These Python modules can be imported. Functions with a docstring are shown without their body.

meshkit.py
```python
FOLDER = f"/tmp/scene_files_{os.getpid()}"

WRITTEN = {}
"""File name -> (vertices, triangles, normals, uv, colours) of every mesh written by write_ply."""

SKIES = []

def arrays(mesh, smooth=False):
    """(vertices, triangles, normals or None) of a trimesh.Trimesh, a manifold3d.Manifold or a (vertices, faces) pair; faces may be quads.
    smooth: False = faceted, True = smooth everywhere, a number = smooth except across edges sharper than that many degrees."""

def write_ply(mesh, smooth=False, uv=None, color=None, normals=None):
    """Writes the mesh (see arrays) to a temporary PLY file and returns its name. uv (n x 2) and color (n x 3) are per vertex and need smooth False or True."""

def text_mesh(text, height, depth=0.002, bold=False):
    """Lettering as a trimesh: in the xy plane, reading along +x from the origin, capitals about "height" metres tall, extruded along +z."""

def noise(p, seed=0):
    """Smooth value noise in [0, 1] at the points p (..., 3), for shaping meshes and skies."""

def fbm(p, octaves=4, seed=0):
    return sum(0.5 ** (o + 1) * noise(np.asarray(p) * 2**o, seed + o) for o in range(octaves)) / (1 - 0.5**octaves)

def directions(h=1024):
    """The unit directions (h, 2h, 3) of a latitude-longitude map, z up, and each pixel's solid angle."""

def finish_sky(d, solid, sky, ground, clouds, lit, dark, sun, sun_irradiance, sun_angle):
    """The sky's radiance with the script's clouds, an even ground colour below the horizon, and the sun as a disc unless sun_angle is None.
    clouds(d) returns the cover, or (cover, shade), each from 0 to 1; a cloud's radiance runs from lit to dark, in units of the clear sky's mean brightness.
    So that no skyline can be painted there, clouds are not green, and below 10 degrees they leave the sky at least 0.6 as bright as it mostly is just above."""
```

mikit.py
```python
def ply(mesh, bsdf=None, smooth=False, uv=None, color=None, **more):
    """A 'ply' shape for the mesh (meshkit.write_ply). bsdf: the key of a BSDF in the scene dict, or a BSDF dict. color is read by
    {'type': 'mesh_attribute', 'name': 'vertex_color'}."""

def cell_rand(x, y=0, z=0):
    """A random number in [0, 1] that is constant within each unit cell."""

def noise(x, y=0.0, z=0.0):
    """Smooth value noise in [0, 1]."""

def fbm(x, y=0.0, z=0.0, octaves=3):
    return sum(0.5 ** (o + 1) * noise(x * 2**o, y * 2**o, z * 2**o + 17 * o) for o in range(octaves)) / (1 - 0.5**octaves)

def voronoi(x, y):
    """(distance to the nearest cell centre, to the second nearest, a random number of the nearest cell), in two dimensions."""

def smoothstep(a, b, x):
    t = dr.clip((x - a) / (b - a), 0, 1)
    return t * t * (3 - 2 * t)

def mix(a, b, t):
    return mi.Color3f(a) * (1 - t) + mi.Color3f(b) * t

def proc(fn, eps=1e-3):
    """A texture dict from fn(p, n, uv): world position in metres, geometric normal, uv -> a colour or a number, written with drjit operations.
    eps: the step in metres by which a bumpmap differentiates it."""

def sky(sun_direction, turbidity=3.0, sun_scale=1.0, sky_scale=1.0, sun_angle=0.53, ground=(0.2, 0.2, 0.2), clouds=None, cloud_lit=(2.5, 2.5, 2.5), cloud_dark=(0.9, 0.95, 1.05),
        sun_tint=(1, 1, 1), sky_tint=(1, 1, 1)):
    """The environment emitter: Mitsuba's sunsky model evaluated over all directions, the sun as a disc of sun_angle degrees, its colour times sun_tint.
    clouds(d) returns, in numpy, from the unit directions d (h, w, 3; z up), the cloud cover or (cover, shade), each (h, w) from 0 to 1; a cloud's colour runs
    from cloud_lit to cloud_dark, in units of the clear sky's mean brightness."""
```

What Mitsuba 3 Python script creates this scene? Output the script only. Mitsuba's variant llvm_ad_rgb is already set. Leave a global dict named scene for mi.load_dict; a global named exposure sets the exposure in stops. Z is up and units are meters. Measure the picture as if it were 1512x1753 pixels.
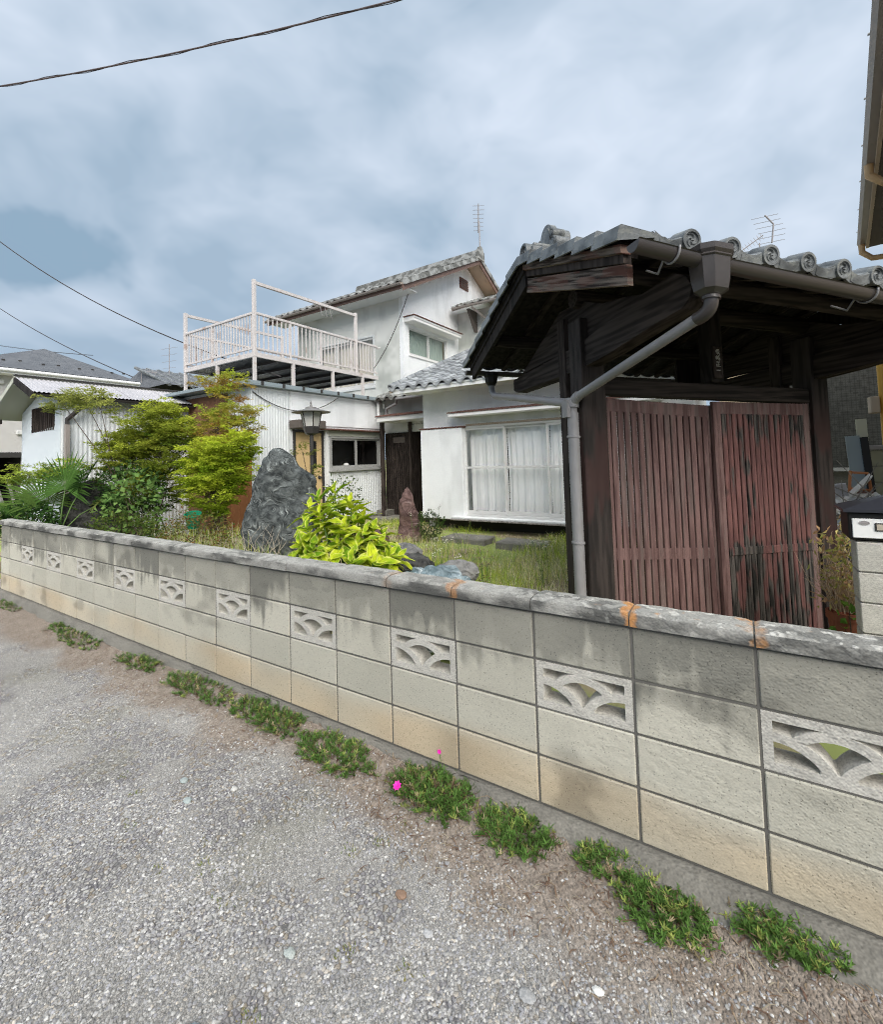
import math, random
import numpy as np, trimesh, drjit as dr, mitsuba as mi, mikit, meshkit
from mikit import proc, noise, fbm, voronoi, cell_rand, smoothstep, mix
from shapely.geometry import Polygon, Point, box as sbox, LineString
from shapely.ops import unary_union
from shapely import affinity
from scipy.spatial import ConvexHull
random.seed(7); rng = np.random.default_rng(7)
T = mi.ScalarTransform4f
scene, labels = {}, {}

# ------------------------------------------------------------------ camera, sky, exposure
YAW, PITCH, ROLL, EYE = math.radians(-32.792), math.radians(2.796), math.radians(-1.761), np.array([0, 0, 1.57])
fw = np.array([math.sin(YAW) * math.cos(PITCH), math.cos(YAW) * math.cos(PITCH), math.sin(PITCH)])
rt = np.array([math.cos(YAW), -math.sin(YAW), 0.0]); up0 = np.cross(rt, fw)
up = -rt * math.sin(ROLL) + up0 * math.cos(ROLL)
scene['camera'] = {'type': 'perspective', 'fov': 87.54, 'fov_axis': 'x', 'near_clip': 0.05, 'far_clip': 3000.0,
                   'principal_point_offset_y': 0.0750,
                   'to_world': T().look_at(origin=EYE.tolist(), target=(EYE + fw).tolist(), up=up.tolist())}

def clouds(d):
    p = d * np.array([2.3, 2.3, 3.2]) + np.array([7.7, 12.1, 1.1])
    w = np.stack([meshkit.fbm(p * 1.3 + o, 4, k) for o, k in ((11, 5), (31, 6), (53, 7))], -1) - 0.5
    p = p + w * 0.55
    a = meshkit.fbm(p * 1.5 + 4.2, 5, 2)
    b = meshkit.fbm(p * 3.6 + 9.7, 5, 8)
    shade = 0.70 + (a - 0.5) * 1.7 + (b - 0.5) * 0.95
    el = np.degrees(np.arcsin(np.clip(d[..., 2], -1, 1)))
    shade = shade + 0.26 * np.exp(-((el - 4) / 9.0) ** 2) - 0.20 * np.exp(-((el - 24) / 10.0) ** 2) + 0.10 * np.clip((el - 45) / 30, 0, 1)
    # one heavier cloud bank low at the left
    c = np.array([-0.895, 0.245, 0.345]); c = c / np.linalg.norm(c)
    t = np.array([0.27, 0.96, 0.0]); u, v = d @ t - c @ t, d[..., 2] - c[2]
    q = meshkit.fbm(np.stack([u * 14, v * 14, d[..., 0] * 14], -1), 4, 3) - 0.5
    bank = np.clip((1.0 - np.sqrt((u / 0.17) ** 2 + (v / 0.055) ** 2) + q * 1.5) * 2.0, 0, 1) * (d @ c > 0.5)
    return np.ones_like(shade), np.clip(np.clip(shade, 0, 1) + bank * (0.50 + 0.6 * q), 0, 1.25) / 1.25

scene['sky'] = mikit.sky([0.57, -0.57, 0.66], turbidity=4, sun_scale=1.6, sky_scale=1.0, sun_angle=50, sun_tint=(0.84, 0.98, 1.25), clouds=clouds,
                         cloud_lit=(2.95, 3.32, 3.85), cloud_dark=(1.2, 1.74, 2.3), ground=(0.22, 0.22, 0.21))
exposure = 1.3

# ------------------------------------------------------------------ helpers
def numbered(k):
    if k not in scene and k not in labels: return k
    i = 1
    while f'{k}_{i:03d}' in scene or f'{k}_{i:03d}' in labels: i += 1
    return f'{k}_{i:03d}'

def thing(name, label, cat, group=None):
    k = numbered(name); labels[k] = {'label': label, 'category': cat}
    if group: labels[k]['group'] = group
    return k

def struct(name, mesh, mat, **kw):
    scene[name] = mikit.ply(mesh, mat, **kw); labels[name] = {'kind': 'structure'}; return name

class MB:
    """collects shapes of one mesh; f maps local points to the world"""
    def __init__(s, f=None): s.V, s.F, s.n, s.f, s.C = [], [], 0, f, []
    def add(s, v, f, c=None):
        v = np.asarray(v, float).reshape(-1, 3); f = np.asarray(f, int)
        if f.shape[1] == 4: f = np.vstack([f[:, [0, 1, 2]], f[:, [0, 2, 3]]])
        s.V.append(v); s.F.append(f + s.n); s.n += len(v)
        if c is not None: s.C.append(np.broadcast_to(np.asarray(c, float), v.shape))
        return s
    def mesh(s):
        v, f = np.vstack(s.V), np.vstack(s.F)
        return (s.f(v) if s.f else v), f
    def box(s, a, b, ch=0.0, c=None):
        a, b = np.minimum(a, b).astype(float), np.maximum(a, b).astype(float)
        if ch <= 0:
            v = np.array([[x, y, z] for x in (a[0], b[0]) for y in (a[1], b[1]) for z in (a[2], b[2])])
            f = [[0, 1, 3], [0, 3, 2], [4, 6, 7], [4, 7, 5], [0, 4, 5], [0, 5, 1], [2, 3, 7], [2, 7, 6], [0, 2, 6], [0, 6, 4], [1, 5, 7], [1, 7, 3]]
            return s.add(v, f, c)
        ch = min(ch, 0.49 * float(np.min(b - a)))
        pts = []
        for i in range(3):
            e = np.full(3, ch); e[i] = 0
            for sx in (0, 1):
                for sy in (0, 1):
                    for sz in (0, 1):
                        q = np.array([sx, sy, sz]); pts.append(np.where(q == 0, a + e, b - e))
        return s.hull(pts, c)
    def hull(s, pts, c=None):
        pts = np.asarray(pts, float); h = ConvexHull(pts, qhull_options='QJ'); f = h.simplices.copy(); ctr = pts.mean(0)
        n = np.cross(pts[f[:, 1]] - pts[f[:, 0]], pts[f[:, 2]] - pts[f[:, 0]])
        bad = ((pts[f[:, 0]] - ctr) * n).sum(1) < 0; f[bad] = f[bad][:, ::-1]
        return s.add(pts, f, c)
    def bar(s, p, q, w, h, upv=(0, 0, 1), ch=0.0):
        """a bar of section w x h (h along upv) from p to q"""
        p, q = np.asarray(p, float), np.asarray(q, float); d = q - p; L = np.linalg.norm(d); d = d / L
        a = np.cross(d, upv); a /= np.linalg.norm(a); u = np.cross(a, d)
        m = MB().box([0, -w / 2, -h / 2], [L, w / 2, h / 2], ch); v, f = m.mesh()
        return s.add(p + v[:, :1] * d + v[:, 1:2] * a + v[:, 2:] * u, f[:, ::-1] if np.linalg.det(np.array([d, a, u])) < 0 else f)
    def tube(s, pts, r, n=8, caps=True, c=None):
        p = np.asarray(pts, float); r = np.broadcast_to(np.asarray(r, float), (len(p),))
        t = np.gradient(p, axis=0); t /= np.linalg.norm(t, axis=1, keepdims=True) + 1e-12
        ref = np.array([0, 0, 1.0]) if abs(t[0, 2]) < 0.9 else np.array([1.0, 0, 0])
        A = []
        a = np.cross(t[0], ref); a /= np.linalg.norm(a)
        for k in range(len(p)):
            a = a - t[k] * (a @ t[k]); a /= np.linalg.norm(a) + 1e-12; A.append(a.copy())
        A = np.array(A); B = np.cross(t, A); g = np.arange(n) * 2 * np.pi / n
        v = (p[:, None] + r[:, None, None] * (np.cos(g)[None, :, None] * A[:, None] + np.sin(g)[None, :, None] * B[:, None])).reshape(-1, 3)
        i, j = np.meshgrid(np.arange(len(p) - 1), np.arange(n), indexing='ij')
        f = np.stack([i * n + j, i * n + (j + 1) % n, (i + 1) * n + (j + 1) % n, (i + 1) * n + j], -1).reshape(-1, 4)
        f = np.vstack([f[:, [0, 1, 2]], f[:, [0, 2, 3]]])
        if caps:
            m = len(v); v = np.vstack([v, p[:1], p[-1:]]); k = np.arange(n); e = (len(p) - 1) * n
            f = np.vstack([f, np.stack([k * 0 + m, (k + 1) % n, k], 1), np.stack([k * 0 + m + 1, e + k, e + (k + 1) % n], 1)])
        return s.add(v, f, c)
    def prism(s, poly, h, M=np.eye(4)):
        """polygon in xy extruded 0..h along z, moved by the 4 x 4 M"""
        for gpoly in getattr(poly, 'geoms', [poly]):
            if gpoly.is_empty or gpoly.area < 1e-7: continue
            m = trimesh.creation.extrude_polygon(gpoly, h, engine='earcut'); v = np.asarray(m.vertices) @ M[:3, :3].T + M[:3, 3]
            f = np.asarray(m.faces); s.add(v, f[:, ::-1] if np.linalg.det(M[:3, :3]) < 0 else f)
        return s
    def lathe(s, prof, n=16, at=(0, 0, 0), axis=(0, 0, 1)):
        """prof: (r, h) pairs round the axis"""
        ax = np.asarray(axis, float); ax /= np.linalg.norm(ax); a = np.cross(ax, [0, 0, 1.0] if abs(ax[2]) < 0.9 else [1.0, 0, 0]); a /= np.linalg.norm(a); b = np.cross(ax, a)
        P = np.asarray(prof, float); g = np.arange(n) * 2 * np.pi / n
        v = np.asarray(at) + P[:, None, 1:2] * ax + P[:, None, :1] * (np.cos(g)[None, :, None] * a + np.sin(g)[None, :, None] * b)
        i, j = np.meshgrid(np.arange(len(P) - 1), np.arange(n), indexing='ij')
        f = np.stack([i * n + j, i * n + (j + 1) % n, (i + 1) * n + (j + 1) % n, (i + 1) * n + j], -1).reshape(-1, 4)
        return s.add(v.reshape(-1, 3), f)
    def grid(s, P, c=None):
        """P (n, m, 3) as a sheet"""
        n, m = P.shape[:2]; i, j = np.meshgrid(np.arange(n - 1), np.arange(m - 1), indexing='ij')
        f = np.stack([i * m + j, (i + 1) * m + j, (i + 1) * m + j + 1, i * m + j + 1], -1).reshape(-1, 4)
        return s.add(P.reshape(-1, 3), f, c)
    def put(s, key, mat, smooth=False, label=None, kind=None):
        k = numbered(key); col = np.vstack(s.C) if s.C else None
        scene[k] = mikit.ply(s.mesh(), mat, smooth=smooth, color=col)
        if label or kind: labels[k] = {a: b for a, b in (('label', label), ('kind', kind)) if b}
        return k

def frame(o, ex, ey, ez):
    M = np.eye(4); M[:3, 0], M[:3, 1], M[:3, 2], M[:3, 3] = ex, ey, ez, o; return M
def wall_y(poly, y, t=0.1):            # polygon in (x, z), its face at y, going back by t
    return poly, t, frame((0, y, 0), (1, 0, 0), (0, 0, 1), (0, 1, 0))
def wall_x(poly, x, t=0.1):            # polygon in (y, z), its face at x, going to smaller x by t
    return poly, t, frame((x, 0, 0), (0, 1, 0), (0, 0, 1), (-1, 0, 0))
def corrugated(o, u, nrm, width, height, pitch=0.076, amp=0.012, upv=(0, 0, 1), steps=6):
    """a corrugated sheet from o along u, ribs along upv"""
    o, u, nrm, upv = (np.asarray(x, float) for x in (o, u, nrm, upv)); n = max(2, int(width / pitch * steps))
    w = np.linspace(0, width, n + 1); a = amp * np.clip(1.4 * np.sin(2 * np.pi * w / pitch), -1, 1)
    P = np.stack([o + x * u + h * upv + q * nrm for h in (0, height) for x, q in zip(w, a)]).reshape(2, n + 1, 3)
    return P

# ------------------------------------------------------------------ materials
def rgb(*c): return {'type': 'rgb', 'value': list(c)}
def mat(name, color, rough=0.6, bump=None, bscale=1.0, two=True, **kw):
    b = {'type': 'principled', 'base_color': color if isinstance(color, dict) else rgb(*color), 'roughness': rough, 'specular': kw.pop('spec', 0.4), **kw}
    if bump is not None: b = {'type': 'bumpmap', 'arbitrary': bump, 'scale': bscale, 'bsdf': b}
    scene[name] = {'type': 'twosided', 'bsdf': b} if two else b
VC = {'type': 'mesh_attribute', 'name': 'vertex_color'}

def c_block(p, n, uv):
    cx, cz = dr.floor((p.x - 0.01) / 0.4), dr.floor((p.z - 0.093) / 0.2)
    r = cell_rand(cx, cz, 3)
    base = mix((0.375, 0.362, 0.305), (0.455, 0.437, 0.37), r)
    base = base * (0.88 + 0.24 * fbm(p.x * 3, p.y * 3, p.z * 3, 3))
    low = smoothstep(0.34, 0.20, p.z + 0.10 * (noise(p.x * 2.2, 1.0, p.z) - 0.5))
    base = mix(base, mi.Color3f(0.43, 0.355, 0.25) * (0.8 + 0.4 * noise(p.x * 5, p.z * 4, 2)), low * dr.clip(1.6 * fbm(p.x * 1.3, p.z * 3, 5, 3) - 0.25 + 0.25 * cell_rand(cx, 1, 5), 0, 1))
    # dark run-off stains hanging down from the coping, each its own length
    run = noise(p.x * 9, cx * 3.1, 0.5) * 0.42 + noise(p.x * 34, p.z * 3, cx) * 0.28 + 0.42 * fbm(p.x * 11, p.z * 8, 4, 4)
    dep = (0.895 - p.z) / 0.42
    st = smoothstep(0.06, 0.36, run - dep * 0.70) * (0.5 + 0.45 * cell_rand(cx, 7, 1))
    st = dr.maximum(st, smoothstep(0.50, 0.62, fbm(p.x * 4.2 + cx, p.z * 7, 21, 4)) * smoothstep(0.60, 0.78, p.z) * 0.7)
    st = st * smoothstep(0.25, 0.75, fbm(p.x * 2.0, p.z * 2.5, 8, 2) + 0.25)
    base = mix(base, mi.Color3f(0.10, 0.10, 0.09), dr.clip(st, 0, 1) * 0.85)
    s2 = smoothstep(0.62, 0.78, fbm(p.x * 3.1, p.z * 4.5, 12, 3)); base = base * (1 - 0.3 * s2)
    pit = voronoi(p.x * 130, p.z * 130)
    return base * (1 - 0.5 * smoothstep(0.8, 1.0, pit[2]) * smoothstep(0.4, 0.15, pit[0])) * (0.88 + 0.24 * noise(p.x * 240, p.y * 240, p.z * 240))
def h_grain(p, n, uv):
    return 0.0022 * noise(p.x * 170, p.y * 170, p.z * 170) + 0.004 * fbm(p.x * 38, p.y * 38, p.z * 38, 2)
mat('concrete', proc(c_block), 0.9, proc(h_grain), 1.0, spec=0.2)
def c_deco(p, n, uv):
    b = mi.Color3f(0.44, 0.425, 0.385) * (0.8 + 0.35 * fbm(p.x * 8, p.y * 8, p.z * 8, 3))
    return b * (0.75 + 0.5 * noise(p.x * 200, p.y * 200, p.z * 200))
mat('concrete_pale', proc(c_deco), 0.9, proc(h_grain), 1.3, spec=0.2)
def c_coping(p, n, uv):
    f = fbm(p.x * 6, p.y * 9, p.z * 9, 4)
    b = mix((0.085, 0.085, 0.08), (0.28, 0.275, 0.255), smoothstep(0.32, 0.66, f))
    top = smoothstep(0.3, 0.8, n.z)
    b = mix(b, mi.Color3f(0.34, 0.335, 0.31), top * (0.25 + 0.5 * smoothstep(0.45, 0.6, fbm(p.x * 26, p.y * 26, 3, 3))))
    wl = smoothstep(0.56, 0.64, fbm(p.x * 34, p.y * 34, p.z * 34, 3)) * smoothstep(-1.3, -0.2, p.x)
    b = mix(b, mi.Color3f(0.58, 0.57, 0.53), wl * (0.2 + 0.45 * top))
    jx = (p.x - 0.01) / 0.4; dj = dr.abs(jx - dr.round(jx)) * 0.4
    li = smoothstep(0.065, 0.0, dj) * 0.70 + fbm(p.x * 24, p.y * 24, p.z * 24 + 5, 4) * 1.3 - 0.98 + 0.12 * top
    j = dr.round(jx); rk = dr.select(dr.abs(j + 1) < .5, 1.0, dr.select(dr.abs(j) < .5, 0.75, dr.select(dr.abs(j + 3) < .5, 0.6, dr.select(dr.abs(j + 4) < .5, 0.25, 0.0))))
    b = mix(b, mi.Color3f(0.40, 0.19, 0.065), smoothstep(0.05, 0.45, li) * rk * 0.9)
    return b * (0.7 + 0.6 * noise(p.x * 210, p.y * 210, p.z * 210))
def h_cop(p, n, uv):
    return 0.003 * noise(p.x * 150, p.y * 150, p.z * 150) + 0.01 * fbm(p.x * 30, p.y * 30, p.z * 30, 3)
mat('coping_concrete', proc(c_coping), 0.95, proc(h_cop), 1.0, spec=0.2)
mat('mortar_grey', (0.12, 0.115, 0.105), 0.95, spec=0.2)
def c_foot(p, n, uv):
    b = mix((0.11, 0.105, 0.095), (0.24, 0.228, 0.20), fbm(p.x * 5, p.y * 8, p.z * 8, 4))
    return b * (0.75 + 0.5 * noise(p.x * 160, p.y * 160, p.z * 160))
mat('footing_concrete', proc(c_foot), 0.95, proc(h_cop), 1.0, spec=0.2)

def c_ground(p, n, uv):
    v1 = voronoi(p.x * 62, p.y * 62); v2 = voronoi(p.x * 125 + 7, p.y * 125 + 3)
    r = v1[2]; g = mix((0.31, 0.30, 0.295), (0.50, 0.49, 0.465), r * r)
    g = mix(g, mi.Color3f(0.27, 0.26, 0.27), smoothstep(0.62, 0.66, cell_rand(r * 97, 2, 3)))
    g = mix(g, mi.Color3f(0.34, 0.30, 0.25), smoothstep(0.86, 0.88, cell_rand(r * 57, 5, 3)))
    g = g * (0.45 + 0.55 * smoothstep(0.0, 0.28, v1[1] - v1[0]))
    fine = mix((0.32, 0.31, 0.295), (0.50, 0.485, 0.46), v2[2]) * (0.5 + 0.5 * smoothstep(0.0, 0.3, v2[1] - v2[0]))
    big = fbm(p.x * 1.1, p.y * 1.1, 2, 4)
    g = mix(g, fine, smoothstep(0.42, 0.6, fbm(p.x * 3.1, p.y * 3.1, 5, 3)))
    g = g * (0.82 + 0.36 * big)
    moss = smoothstep(0.60, 0.72, fbm(p.x * 1.7 + 4, p.y * 1.7, 9, 4)) * 0.15
    g = mix(g, mi.Color3f(0.20, 0.20, 0.11), moss)
    # brown earth and dead leaves along the foot of the wall
    e = (p.y - 1.50 + 0.13 * smoothstep(-1.6, -0.2, p.x)) / 0.24 + (fbm(p.x * 2.3, p.y * 2.3, 1, 4) - 0.5) * 1.9
    earth = mix((0.24, 0.195, 0.16), (0.38, 0.33, 0.285), fbm(p.x * 22, p.y * 22, 3, 4)) * (0.65 + 0.5 * v2[2])
    return mix(g, earth, smoothstep(-0.2, 0.6, e))
def h_ground(p, n, uv):
    v1 = voronoi(p.x * 62, p.y * 62); v2 = voronoi(p.x * 125 + 7, p.y * 125 + 3)
    return 0.008 * smoothstep(0.0, 0.5, v1[1] - v1[0]) * (0.5 + v1[2]) + 0.003 * smoothstep(0, 0.5, v2[1] - v2[0])
mat('gravel', proc(c_ground), 0.9, proc(h_ground), 1.0, spec=0.25)
mat('stone_chips', VC, 0.75, spec=0.3)
def c_yard(p, n, uv):
    return mix(mix((0.17, 0.135, 0.09), (0.30, 0.25, 0.17), fbm(p.x * 7, p.y * 7, 1, 4)), (0.22, 0.26, 0.09), smoothstep(0.4, 0.62, fbm(p.x * 1.6, p.y * 1.6, 6, 3)))
mat('soil', proc(c_yard), 0.95, spec=0.1)

def leafmat(name, color, trans=0.7, rough=0.5):
    scene[name] = {'type': 'principledthin', 'base_color': color if isinstance(color, dict) else rgb(*color), 'roughness': rough, 'diff_trans': trans, 'spec_trans': 0.0, 'eta': 1.4}
leafmat('leaf', VC, 0.7, 0.5)
leafmat('leaf_gloss', VC, 0.5, 0.35)
def c_varieg(p, n, uv):
    m = dr.maximum(dr.abs(uv.x - 0.5) * 2, dr.abs(uv.y - 0.45) * 1.9)      # 1 at the margin
    e = smoothstep(0.70, 0.95, m + 0.30 * (noise(uv.x * 7 + p.x * 9, uv.y * 7, p.z * 9) - 0.5))
    k = 0.55 * noise(p.x * 9, p.y * 9, p.z * 9) + 0.45 * noise(p.x * 31, p.y * 31, p.z * 31)
    ctr = mix((0.17, 0.33, 0.02), (0.62, 0.70, 0.04), smoothstep(0.25, 0.75, k))
    vn = dr.abs((uv.y * 7 - dr.abs(uv.x - 0.5) * 5) - dr.floor(uv.y * 7 - dr.abs(uv.x - 0.5) * 5) - 0.5)
    ctr = ctr * (1 - 0.35 * smoothstep(0.06, 0.0, dr.abs(uv.x - 0.5))) * (1 - 0.16 * smoothstep(0.16, 0.0, vn)) * (0.85 + 0.3 * noise(uv.x * 9, uv.y * 9, p.x * 20))
    return mix(ctr, mi.Color3f(0.80, 0.79, 0.22), e * 0.75)
leafmat('leaf_variegated', proc(c_varieg), 0.55, 0.35)

def c_plaster(p, n, uv):
    b = mi.Color3f(0.815, 0.835, 0.85) * (0.93 + 0.12 * fbm(p.x * 2, p.y * 2, p.z * 2, 4))
    s = smoothstep(0.50, 0.74, fbm(p.x * 3 + p.y * 3, p.z * 0.8, 2, 4)); b = b * (1 - 0.13 * s)
    return b * (0.96 + 0.08 * noise(p.x * 60, p.y * 60, p.z * 60))
def h_plaster(p, n, uv): return 0.003 * noise(p.x * 70, p.y * 70, p.z * 70)
mat('plaster', proc(c_plaster), 0.85, proc(h_plaster), 1.0, spec=0.25)
def c_oldwall(p, n, uv):
    b = mix((0.42, 0.44, 0.41), (0.68, 0.69, 0.66), smoothstep(0.3, 0.65, fbm(p.x * 1.2 + p.y, p.z * 1.3, 3, 4)))
    s = smoothstep(0.5, 0.72, fbm(p.x * 3 + p.y * 3, p.z * 1.4, 6, 4))
    return b * (1 - 0.14 * s)
mat('old_plaster', proc(c_oldwall), 0.85, proc(h_plaster), 1.0, spec=0.25)
def c_clad(p, n, uv):
    b = mi.Color3f(0.72, 0.75, 0.765) * (0.92 + 0.14 * fbm(p.x * 1.5, p.y * 1.5, p.z * 2, 3))
    s = smoothstep(0.56, 0.76, fbm(p.x * 12 + p.y * 12, p.z * 0.8, 2, 4))
    return mix(b, mi.Color3f(0.42, 0.38, 0.33), 0.16 * s)
mat('white_cladding', proc(c_clad), 0.45, spec=0.4)
mat('pale_board', (0.64, 0.66, 0.665), 0.7)
def wood(name, dark, light, s=1.0, rough=0.8):
    def c(p, n, uv):
        q = mi.Point3f(p.x, p.y, p.z) * s
        f = fbm(q.x * 38 + 6 * noise(q.x * 2, q.y * 2, q.z * 2), q.y * 38, q.z * 3.0, 3)
        return mix(dark, light, smoothstep(0.25, 0.75, f))
    mat(name, proc(c), rough, spec=0.25)
wood('dark_wood', (0.018, 0.013, 0.011), (0.060, 0.046, 0.040))
def wood_along(name, d, dark, light):
    def c(p, n, uv):
        q = p.x * d[0] + p.y * d[1]; o = p.x * d[1] - p.y * d[0]
        return mix(dark, light, smoothstep(0.25, 0.75, fbm(q * 3 + 2 * noise(q * 1.5, o * 9, p.z * 9), o * 45, p.z * 45, 3)))
    mat(name, proc(c), 0.85, spec=0.2)
wood_along('beam_wood', (0.695, 0.719), (0.012, 0.010, 0.009), (0.048, 0.038, 0.033))
wood_along('arm_wood', (-0.719, 0.695), (0.014, 0.011, 0.010), (0.055, 0.044, 0.038))
wood('black_wood', (0.010, 0.0085, 0.008), (0.030, 0.025, 0.023))
def c_beam(p, n, uv):
    q = p.y * 0.695 - p.x * 0.719
    f = fbm(q * 5, (p.z - 0.345 * q) * 90, 2, 3); r = fbm(q * 7, (p.z - 0.345 * q) * 26, 4, 3)
    b = mix((0.028, 0.020, 0.017), (0.19, 0.155, 0.13), smoothstep(0.25, 0.75, f))
    return mix(b, mi.Color3f(0.23, 0.085, 0.06), smoothstep(0.45, 0.6, r) * 0.28)
mat('worn_board', proc(c_beam), 0.85, spec=0.2)
def c_redpost(p, n, uv):
    f = fbm(p.x * 40, p.y * 40, p.z * 3, 3); r = fbm(p.x * 9, p.y * 9, p.z * 2.2, 3)
    b = mix((0.014, 0.011, 0.010), (0.040, 0.031, 0.028), smoothstep(0.25, 0.75, f))
    return mix(b, mi.Color3f(0.045, 0.020, 0.018), smoothstep(0.46, 0.62, r) * smoothstep(2.1, 1.6, p.z) * 0.7)
mat('red_post', proc(c_redpost), 0.7, spec=0.3)
def c_reddoor(p, n, uv):
    q = p.x * 0.695 + p.y * 0.719; f = fbm(p.x * 60, p.y * 60, p.z * 4, 3) + 0.35 * (cell_rand(dr.floor((q + 5) / 0.0593), 2, 3) - 0.5)
    b = mix((0.090, 0.049, 0.046), (0.172, 0.103, 0.096), smoothstep(0.25, 0.75, f))
    return mix(b, mi.Color3f(0.14, 0.115, 0.105), smoothstep(0.5, 0.66, fbm(p.x * 30, p.y * 30, p.z * 1.6, 3)) * 0.45)
mat('red_paint', proc(c_reddoor), 0.6, spec=0.35)
def c_peel(p, n, uv):
    q = p.x * 0.695 + p.y * 0.719
    f = fbm(p.x * 60, p.y * 60, p.z * 4, 3)
    red = mix((0.092, 0.042, 0.040), (0.175, 0.082, 0.075), smoothstep(0.25, 0.75, f))
    bare = mix((0.018, 0.017, 0.016), (0.10, 0.088, 0.080), smoothstep(0.3, 0.75, fbm(q * 70, 3, p.z * 4, 3)))
    cl = dr.floor((q + 5) / 0.0543); k = fbm(q * 14 + 37 * cell_rand(cl, 3, 1), 2, p.z * 3.0 + 19 * cell_rand(cl, 8, 2), 4) + 0.16 * (cell_rand(cl, 5, 5) - 0.5) + 0.20 * smoothstep(0.86, 0.74, p.z) - 0.11 + 0.12 * smoothstep(1.45, 1.8, p.z)
    return mix(red, bare, smoothstep(0.46, 0.60, k))
mat('peeling_paint', proc(c_peel), 0.65, spec=0.3)
def c_tile(p, n, uv):
    f = fbm(p.x * 9, p.y * 9, p.z * 9, 4)
    b = mix((0.075, 0.082, 0.086), (0.195, 0.207, 0.212), smoothstep(0.3, 0.7, f))
    b = mix(b, mi.Color3f(0.25, 0.26, 0.24), smoothstep(0.55, 0.72, fbm(p.x * 22, p.y * 22, p.z * 22, 3)) * 0.5)
    return b
mat('ibushi_tile', proc(c_tile), 0.45, proc(h_grain), 0.4, spec=0.5)
def c_tile2(p, n, uv):
    f = fbm(p.x * 6, p.y * 6, p.z * 6, 4)
    return mix((0.18, 0.19, 0.198), (0.36, 0.375, 0.385), smoothstep(0.3, 0.7, f))
mat('silver_tile', proc(c_tile2), 0.4, spec=0.5)
def c_tile3(p, n, uv):
    return mix((0.13, 0.13, 0.12), (0.34, 0.345, 0.335), smoothstep(0.35, 0.68, fbm(p.x * 7, p.y * 7, p.z * 7, 4)))
mat('weathered_tile', proc(c_tile3), 0.6, spec=0.4)
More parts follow.
